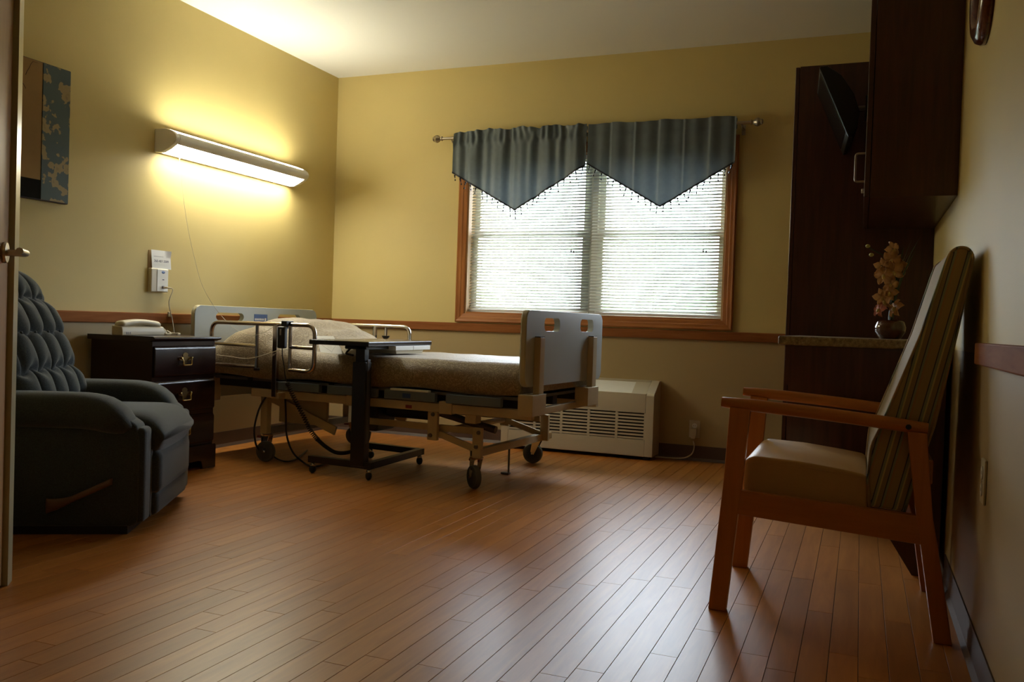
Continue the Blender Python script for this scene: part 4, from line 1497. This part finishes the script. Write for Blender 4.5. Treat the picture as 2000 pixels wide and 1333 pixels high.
def back(a, b):
    sgn_ = 2 * a - 1
    hw = 0.372 * (1 - 0.09 * max(0, (b - 0.70) / 0.30) ** 2.2)
    v = sgn_ * hw
    zz = 0.40 + 0.695 * b - 0.080 * abs(sgn_) ** 2.6 * max(0, (b - 0.55) / 0.45) ** 1.5
    uu = -0.385 - 0.235 * b - 0.03 * b * b
    vv = v / (hw / 0.372)
    # puff cells: rows of tufts, every other row shifted by half a cell
    ri = 0
    bb = b + 0.020 * math.cos(2 * PI * vv / CW_) * (1 if b < 0.95 else 0)
    for k in range(len(ROWS) - 1):
        if bb >= ROWS[k]:
            ri = k
    fb = min(1, max(0, (bb - ROWS[ri]) / (ROWS[ri + 1] - ROWS[ri])))
    fx = vv / CW_ + (0.5 if ri % 2 else 0.0) + 10
    fx -= math.floor(fx)
    px2 = max(0, 1 - abs(2 * fx - 1) ** 2.4) ** 0.55
    pb = max(0, 1 - abs(2 * fb - 1) ** 3.2) ** 0.55
    if ri == len(ROWS) - 2:
        pb = max(0, 1 - abs(min(2 * fb, 1.0) - 1) ** 3.2) ** 0.55
    edge = (1 - abs(sgn_) ** 7) * (1 - b ** 12)
    d = -0.10 + 0.10 * edge ** 0.6 + 0.050 * px2 * pb * (1 - abs(sgn_) ** 10) * (1 - b ** 16) + 0.02 * math.cos(PI * (b - 0.3))
    nx, nz = math.cos(0.36), math.sin(0.36)
    return Vector((uu + d * nx, v, zz + d * nz))


NA, NB = 90, 90
bk = MB().grid(lambda b, a: back(a, b), NB, NA)
o_ = len(bk.v)


def rear(a, b):
    p = back(a, b)
    sgn_ = 2 * a - 1
    uu = -0.385 - 0.235 * b - 0.03 * b * b
    return Vector((uu - 0.19 + 0.06 * abs(sgn_) ** 4 + 0.04 * b ** 6, p.y * 0.98, p.z * 0.985))


bk.grid(lambda b, a: rear(a, b), NB, NA)
for i in range(NB):
    for j, flip in ((0, False), (NA, True)):
        a1, a2 = i * (NA + 1) + j, (i + 1) * (NA + 1) + j
        bk.f.append((a1, a2, a2 + o_, a1 + o_))
for j in range(NA):
    for i in (0, NB):
        a1, a2 = i * (NA + 1) + j, i * (NA + 1) + j + 1
        bk.f.append((a1, a2, a2 + o_, a1 + o_))
bko = L('backrest', bk, 'recl', 'all')
for k in range(1, 5):
    b = ROWS[k]
    for c_ in range(-3, 4):
        vv = c_ * CW_ + (CW_ / 2 if k % 2 else 0)
        if abs(vv) < 0.30:
            p = back((vv / 0.372 + 1) / 2, b)
            L('tuft_button', MB().ball(p + Vector((0.001, 0, 0)), 0.006, 0.008, 0.008, 8, 5), 'recl', 'all', bko)
# wooden release lever on the near side
lv = smoothpath([(-0.285, -0.412, 0.118), (-0.22, -0.418, 0.135), (-0.14, -0.424, 0.172), (-0.045, -0.424, 0.218)], 6)
rings = []
for k, p in enumerate(lv):
    t = k / (len(lv) - 1)
    hgt = 0.030 - 0.017 * min(1, t * 2.2)
    rings.append([p + Vector((0, 0.008 * math.cos(a_), hgt * math.sin(a_))) for a_ in [2 * PI * q / 12 for q in range(12)]])
lo = L('release_lever', MB().loft(rings), 'leverwood', 'all')
L('lever_pivot', MB().tube([(-0.27, -0.39, 0.12), (-0.27, -0.413, 0.12)], 0.014, 10), 'black', True, lo)

# ================================================================== AIR CONDITIONER
AX0, AX1, AY = 1.553, 2.632, -0.20
ac = thing('air_conditioner', 'cream wall air conditioner with louvred front below the window', 'air conditioner', ((AX0 + AX1) / 2, -0.10, 0))
prof = [(0.0, 0.025), (AY, 0.025), (AY, 0.428), (AY + 0.012, 0.442), (-0.062, 0.512), (-0.045, 0.519), (0.0, 0.519)]
# body with front grille opening: built from panels
obj('chassis', MB().box(AX0 + 0.02, AX1 - 0.02, AY + 0.035, -0.001, 0.03, 0.42), 'acdark', ac)
for a_, b_ in ((AX0, AX0 + 0.055), (AX1 - 0.055, AX1)):
    obj('end_panel', MB().prism(prof, a_, b_, 'y' if False else 'x', 0.004, 2), 'ac', ac, True)
ia, ib = AX0 + 0.055, AX1 - 0.055
obj('lower_panel', MB().rbox(ia, ib, AY, AY + 0.02, 0.025, 0.135, 0.003, 2), 'ac', ac, True)
obj('upper_panel', MB().rbox(ia, ib, AY, AY + 0.02, 0.312, 0.440, 0.003, 2), 'ac', ac, True)
obj('top_edge', MB().box(ia, ib, -0.066, 0, 0.495, 0.519), 'ac', ac)
ncol = 5
cwid = (ib - ia) / ncol
lou = mesh('louver', MB().prism([(0.0, 0.0), (0.012, 0.007), (0.012, 0.0105), (0.0, 0.0125)], -cwid / 2 + 0.008, cwid / 2 - 0.008, 'x'), 'ac')
inv = wm(ac).inverted()
for k in range(ncol + 1):
    xx = ia + cwid * k
    obj('grille_bar', MB().box(xx - 0.0085, xx + 0.0085, AY + 0.001, AY + 0.02, 0.135, 0.312), 'ac', ac)
for k in range(ncol):
    for r in range(8):
        link('louver', lou, ac, inv @ Vector((ia + cwid * (k + 0.5), AY + 0.002, 0.139 + r * 0.0218)))
# sloped top grille
sl0, sl1 = Vector((0, AY + 0.012, 0.438)), Vector((0, -0.066, 0.507))
sv = (sl1 - sl0)
obj('top_well', MB().prism([(AY + 0.012, 0.425), (-0.066, 0.425), (-0.066, 0.492), (AY + 0.014, 0.428)], ia, ib, 'x'), 'acdark', ac)
for k in range(9):
    p = sl0 + sv * ((k + 0.5) / 9)
    obj('top_louver', MB().prism([(p.y - 0.0035, p.z - 0.006), (p.y + 0.001, p.z + 0.0005), (p.y + 0.0055, p.z + 0.004), (p.y + 0.001, p.z - 0.006)], ia, ib - 0.10, 'x'), 'white', ac)
obj('control_door', MB().prism([(sl0.y, sl0.z - 0.008), (sl1.y, sl1.z - 0.008), (sl1.y, sl1.z + 0.003), (sl0.y, sl0.z + 0.002)], ib - 0.10, ib, 'x'), 'ac', ac)
obj('badge', MB().box(1.98, 2.16, AY - 0.0006, AY, 0.352, 0.366), plain('badge_tan', (0.33, 0.27, 0.18), 0.5), ac)
for a_ in (AX0 + 0.03, AX1 - 0.07):
    obj('foot', MB().box(a_, a_ + 0.04, AY + 0.03, AY + 0.10, 0.0, 0.03), 'acdark', ac)
pp = [P(1354, 862, y=-0.03), P(1356, 872, y=-0.02), P(1352, 886, y=-0.025), P(1340, 894, y=-0.035), (2.76, -0.045, 0.012), (2.62, -0.05, 0.010)]
obj('power_cord', MB().tube(smoothpath(pp, 6), 0.0045, 6), 'cream', ac, True)
obj('plug', MB().prism([(2.842, 0.218), (2.842, 0.180), (2.852, 0.150), (2.878, 0.150), (2.886, 0.180), (2.886, 0.218)], -0.040, -0.006, 'y', 0.003, 2), 'cream', ac, True)


def outlet(name_label, c, nrm, up=Vector((0, 0, 1))):
    c = Vector(c)
    nrm = Vector(nrm)
    sd = up.cross(nrm)
    T = Matrix(((sd.x, nrm.x, up.x, c.x), (sd.y, nrm.y, up.y, c.y), (sd.z, nrm.z, up.z, c.z), (0, 0, 0, 1)))
    th = thing('wall_outlet', name_label, 'outlet', c)
    obj('cover_plate', MB().rbox(-0.036, 0.036, 0, 0.007, -0.058, 0.058, 0.003, 2).xform(T), 'cream', th, True)
    for z in (-0.022, 0.022):
        r_ = obj('receptacle', MB().lathe([(0, 0.007), (0.017, 0.007), (0.017, 0.0095), (0, 0.0095)], (0, 0, z), 16, 'y').xform(T), 'white', th, True)
        obj('slots', MB().box(-0.007, -0.005, 0.0095, 0.0098, z - 0.004, z + 0.005).box(0.005, 0.007, 0.0095, 0.0098, z - 0.004, z + 0.005).xform(T), 'ink', r_)
    obj('screw', MB().lathe([(0, 0.007), (0.003, 0.007), (0.002, 0.0085), (0, 0.0085)], (0, 0, 0), 8, 'y').xform(T), 'steel', th, True)
    return th


outlet('cream wall outlet with the air conditioner plug in it', (2.868, 0, 0.212), (0, -1, 0))
outlet('empty cream wall outlet under the chair rail behind the armchair', (W, -3.285, 0.508), (-1, 0, 0))

# ================================================================== ARMCHAIR
ch = thing('armchair', 'honey wood high-back armchair with striped back and tan vinyl seat', 'chair', (3.80, -2.785, 0))
NF, FF = -3.075, -2.495


def sideframe(y0, y1, fy):
    fl_p = [(3.458, 0), (3.512, 0), (3.538, 0.308), (3.546, 0.383), (3.563, 0.636), (3.501, 0.640), (3.490, 0.40)]
    rl_p = [(4.096, 0), (4.146, 0), (4.098, 0.277), (4.082, 0.36), (4.058, 0.60), (4.005, 0.603), (4.038, 0.36), (4.052, 0.277)]
    obj('leg', MB().prism(fl_p, y0, y1, 'y', 0.004, 2), 'honey', ch, True)
    obj('leg', MB().prism(rl_p, y0, y1, 'y', 0.004, 2), 'honey', ch, True)
    obj('side_rail', MB().prism([(3.530, 0.308), (4.062, 0.277), (4.050, 0.36), (3.535, 0.383)], y0 + 0.002, y1 - 0.002, 'y', 0.004, 2), 'honey_x', ch, True)
    am_ = MB()
    p0, p1 = Vector((3.474, fy, 0.652)), Vector((4.060, fy, 0.612))
    n = 12
    path = [p0 + (p1 - p0) * (k / n) + Vector((0, 0, 0.004 * math.sin(PI * k / n))) for k in range(n + 1)]
    rr = [0.0155, 0.0185] + [0.0195] * (n - 3) + [0.0185, 0.0165]
    a_ = obj('armrest', am_.tube(path, rr, 14), 'honey_x', ch, True)
    return a_


a_ = sideframe(NF, NF + 0.036, NF + 0.018)
obj('bolt_cap', MB().lathe([(0, 0), (0.008, 0), (0.008, -0.003), (0, -0.003)], (4.008, NF - 0.001, 0.6155), 12, 'y'), 'black', a_, True)
sideframe(FF - 0.036, FF, FF - 0.018)
obj('front_rail', MB().rbox(3.545, 3.568, NF + 0.034, FF - 0.034, 0.30, 0.378, 0.004, 2), 'honey', ch, True)
obj('rear_rail', MB().rbox(4.030, 4.055, NF + 0.034, FF - 0.034, 0.285, 0.350, 0.004, 2), 'honey', ch, True)
obj('back_rail', MB().rbox(4.055, 4.080, NF + 0.034, FF - 0.034, 0.45, 0.52, 0.004, 2), 'honey', ch, True)
rings = []
y0, y1 = NF + 0.042, FF - 0.042
sp_ = [(3.546, 0.366), (3.541, 0.41), (3.541, 0.455), (3.550, 0.476), (3.575, 0.488), (3.70, 0.484), (3.82, 0.472), (3.895, 0.462), (3.906, 0.448), (3.908, 0.41), (3.908, 0.352)]
obj('seat_cushion', MB().prism(sp_, y0, y1, 'y', 0.022, 4), 'tan', ch, 'all')
sm_ = MB().tube([(x, y0 + 0.001, z) for x, z in [(3.552, 0.462), (3.70, 0.470), (3.895, 0.450)]], 0.0025, 6)
obj('seat_seam', sm_, 'tan', ch, True)
bpoly = [(3.914, 0.366), (3.905, 0.45), (3.911, 0.55), (3.938, 0.615), (4.034, 0.89), (4.088, 1.09), (4.098, 1.122), (4.120, 1.139), (4.146, 1.135), (4.160, 1.112), (4.128, 0.905), (4.078, 0.623), (4.008, 0.360)]
bk_ = obj('back_cushion', MB().prism(bpoly, y0 - 0.004, y1 + 0.004, 'y', 0.008, 2), 'stripe', ch, True)
inset = [(3.925, 0.372), (3.914, 0.45), (3.925, 0.55), (3.962, 0.640), (4.052, 0.89), (4.100, 1.085), (4.110, 1.118), (4.124, 1.132), (4.144, 1.129), (4.153, 1.108), (4.121, 0.905), (4.071, 0.623), (4.004, 0.366)]
for yy in (y0 - 0.004, y1 + 0.004):
    pth = fillet([(x, yy, z) for x, z in bpoly], 0.012, 3)
    obj('piping', MB().tube(pth, 0.0042, 6), 'stripe', bk_, 'all')

# ================================================================== CABINETS ON THE RIGHT WALL
GX = W - 0.001
WY0, WY1 = -1.15, -0.03
wr = thing('wardrobe', 'tall dark mahogany wardrobe in the window corner', 'wardrobe', (3.86, (WY0 + WY1) / 2, 0))
obj('carcass', MB().box(3.532, GX, WY0, WY1, 0.0, 2.235), 'mahog', wr)
for a_, b_, hy in ((WY0 + 0.002, (WY0 + WY1) / 2 - 0.002, (WY0 + WY1) / 2 - 0.04), ((WY0 + WY1) / 2 + 0.002, WY1, (WY0 + WY1) / 2 + 0.04)):
    dd = obj('door', MB().rbox(3.510, 3.530, a_, b_, 0.09, 2.233, 0.002, 1), 'mahog', wr)
    obj('handle', MB().tube(fillet([(3.511, hy, 1.02), (3.482, hy, 1.02), (3.482, hy, 1.13), (3.511, hy, 1.13)], 0.01), 0.004, 8), 'nickel', dd, True)

uc = thing('upper_cabinet', 'dark mahogany wall cabinet hung above the granite counter', 'cabinet', (4.03, -1.91, 1.405))
UY0, UY1 = -2.225, -1.152
obj('carcass', MB().box(3.882, GX, UY0, UY1, 1.405, 2.33), 'mahog', uc)
for a_, b_, hy in ((UY0 + 0.001, -1.690, UY0 + 0.06),):
    dd = obj('door', MB().rbox(3.860, 3.880, a_, b_, 1.407, 2.328, 0.0015, 1), 'mahog', uc)
    obj('handle', MB().tube(fillet([(3.861, hy, 1.475), (3.825, hy, 1.475), (3.825, hy, 1.585), (3.861, hy, 1.585)], 0.012), 0.004, 8), 'brass' if False else 'nickel', dd, True)

obj('lock', MB().lathe([(0, 0), (0.009, 0), (0.009, -0.008), (0.007, -0.010), (0, -0.010)], (3.860, UY0 + 0.05, 1.437), 12, 'x'), 'steel', dd, True)
obj('fixed_panel', MB().rbox(3.860, 3.880, -1.688, UY1 - 0.001, 1.407, 2.328, 0.0015, 1), 'mahog', uc)

CY0 = -2.34
bc = thing('base_cabinet', 'dark mahogany counter base with drawers and tapered end panel', 'cabinet', (3.90, -1.75, 0))
ep = [(3.604, 0.827), (3.606, 0.690), (3.618, 0.670), (3.621, 0.40), (3.66, 0.375), (3.80, 0.30), (3.90, 0.235), (4.002, 0.119), (4.077, 0.0), (GX - 0.018, 0.0), (GX - 0.018, 0.827)]
obj('end_panel', MB().prism(ep, CY0 + 0.012, CY0 + 0.034, 'y'), 'mahog', bc)
obj('back_panel', MB().box(4.13, 4.165, CY0 + 0.034, WY0 - 0.001, 0.02, 0.827), 'mahog', bc)
obj('apron', MB().box(3.632, 4.13, CY0 + 0.034, WY0 - 0.001, 0.68, 0.827), 'mahog', bc)
for k in range(2):
    ya_ = CY0 + 0.036 + k * 0.575
    dd = obj('drawer', MB().rbox(3.612, 3.632, ya_, ya_ + 0.57, 0.690, 0.822, 0.002, 1), 'mahog', bc)
    obj('handle', MB().tube(fillet([(3.613, ya_ + 0.20, 0.765), (3.590, ya_ + 0.20, 0.765), (3.590, ya_ + 0.31, 0.765), (3.613, ya_ + 0.31, 0.765)], 0.01), 0.0035, 8), 'nickel', dd, True)
ct = obj('countertop', MB().rbox(3.575, GX, CY0, WY0 - 0.001, 0.828, 0.863, 0.008, 3), 'granite', None, True)
tag(ct, 'speckled brown granite-look countertop on the dark base cabinet', 'countertop')

# ================================================================== TELEVISION
tv = thing('television', 'small black television tilted on an arm in front of the wall cabinet', 'television', (3.78, -1.40, 1.75))
prof = [(0.0, -0.175), (0.018, -0.178), (0.050, -0.15), (0.085, -0.09), (0.092, 0.0), (0.075, 0.10), (0.035, 0.168), (0.010, 0.178), (0.0, 0.175)]
TT = Matrix.Translation((3.700, -1.385, 1.932)) @ Matrix.Rotation(math.radians(4), 4, 'Z') @ Matrix.Rotation(math.radians(-23), 4, 'Y')
obj('casing', MB().prism(prof, -0.215, 0.215, 'y', 0.006, 2).xform(TT), 'tvblack', tv, True)
obj('screen', MB().rbox(-0.003, 0.004, -0.195, 0.195, -0.145, 0.155, 0.002, 1).xform(TT), 'tvscreen', tv)
hp0 = TT @ Vector((0.09, 0, -0.02))
obj('mount_arm', MB().tube([hp0 - Vector((0.02, 0, 0)), Vector((3.852, hp0.y, hp0.z))], 0.014, 10), 'motor', tv, True)
obj('wall_plate', MB().rbox(3.849, 3.8605, hp0.y - 0.05, hp0.y + 0.05, hp0.z - 0.05, hp0.z + 0.05, 0.003, 2), 'blackplastic', tv, True)

# ================================================================== ORCHID
oc = Vector((3.985, -1.80, 0.863))
orc = thing('potted_orchid', 'orange silk orchids in a round amber pot on the counter', 'flowers', oc)
obj('pot', MB().lathe([(0, 0), (0.036, 0), (0.044, 0.004), (0.060, 0.030), (0.062, 0.050), (0.055, 0.072), (0.047, 0.080), (0.043, 0.078), (0.050, 0.06), (0, 0.06)], oc, 24), 'pot', orc, 'all')
stm_pts = smoothpath([oc + Vector((0, 0, 0.06)), oc + Vector((0.0, 0.0, 0.16)), oc + Vector((-0.005, 0, 0.27)), oc + Vector((-0.03, 0, 0.345)), oc + Vector((-0.075, 0, 0.375)), oc + Vector((-0.105, 0, 0.395))], 6)
obj('stem', MB().tube(stm_pts, 0.0022, 6), 'leaf', orc, True)


def flower_mesh(pm):
    mb = MB()
    for k in range(5):
        a = 2 * PI * k / 5 + PI / 2
        wdt = 0.015 if k in (1, 4) else 0.011
        ca, sa = math.cos(a), math.sin(a)

        def pt(s, t, ca=ca, sa=sa, wdt=wdt):
            r = 0.004 + 0.030 * s
            wv = wdt * math.sin(PI * min(1, s * 0.92 + 0.06)) ** 0.7 * (2 * t - 1)
            d = 0.012 * s * s - 0.010 * (2 * t - 1) ** 2 * s
            return (d, ca * r - sa * wv, sa * r + ca * wv)
        mb.grid(pt, 6, 4)
    return mesh('flower', mb, pm, 'all')


lipm = mesh('flower_lip', MB().ball((-0.004, 0, -0.006), 0.007, 0.006, 0.009, 8, 6), 'lip', 'all')
FM, FP = flower_mesh('petal'), flower_mesh('petalpink')
fpx = [(1722, 520, 0), (1742, 508, 0), (1726, 538, 0), (1745, 530, 0), (1740, 555, 0), (1738, 572, 0), (1722, 580, 0), (1752, 515, 0), (1748, 602, 0), (1717, 605, 1), (1728, 588, 0), (1757, 525, 0), (1744, 487, 0)]
ri_ = wm(orc).inverted()
rf = random.Random(9)
for (u, v, k) in fpx:
    p = P(u, v, y=-1.80 - 0.03 + rf.uniform(-0.03, 0.02))
    o_f = link('flower', FP if k else FM, orc, ri_ @ p, (rf.uniform(-.6, .6), rf.uniform(-.5, .4), PI / 2 + rf.uniform(-1.0, 0.9) - 0.2), (1, 1, 1))
    sc_ = rf.uniform(1.0, 1.35)
    o_f.scale = (sc_, sc_, sc_)
    link('flower_lip', lipm, o_f)
for (u, v) in ((1695, 481), (1702, 498)):
    p = P(u, v, y=-1.80)
    obj('bud', MB().ball(p, 0.010, 0.009, 0.008, 10, 6), 'bud', orc, 'all')
for k in range(9):
    an = rf.uniform(-0.9, 0.9)
    h_ = rf.uniform(0.16, 0.36)
    lean = rf.uniform(0.02, 0.10)
    b0 = oc + Vector((0.008 * math.sin(k), 0.008 * math.cos(k), 0.07))

    def blade(s, t, b0=b0, an=an, h_=h_, lean=lean):
        wv = 0.007 * math.sin(PI * (0.1 + 0.9 * s)) ** 0.5 * (2 * t - 1) if s < 1 else 0
        return b0 + Vector((math.cos(an) * lean * s * s + math.sin(an) * wv, math.sin(an) * lean * s * s - math.cos(an) * wv, h_ * s))
    obj('leaf', MB().grid(blade, 8, 2), 'leaf', orc, 'all')

# ================================================================== CLOCK
ck = thing('wall_clock', 'round cherry wood wall clock high on the wall by the cabinet', 'clock', (W, -2.90, 1.92))
cy, cz, cr = -2.915, 1.918, 0.165
rim = [(cr - 0.055, 0.0), (cr, 0.0), (cr + 0.002, -0.012), (cr - 0.006, -0.028), (cr - 0.024, -0.038), (cr - 0.042, -0.034), (cr - 0.052, -0.022), (cr - 0.055, -0.018)]
obj('rim', MB().lathe(rim + [rim[0]], (W, cy, cz), 40, 'x'), 'clockwood', ck, 'all')
obj('face', MB().lathe([(0, -0.012), (cr - 0.05, -0.012), (cr - 0.05, -0.002), (0, -0.002)], (W, cy, cz), 32, 'x'), 'clockface', ck, True)
obj('hand', MB().box(W - 0.016, W - 0.014, cy - 0.004, cy + 0.004, cz - 0.015, cz + 0.07), 'black', ck)
obj('hand', MB().box(W - 0.019, W - 0.017, cy - 0.015, cy + 0.095, cz - 0.003, cz + 0.003), 'black', ck)
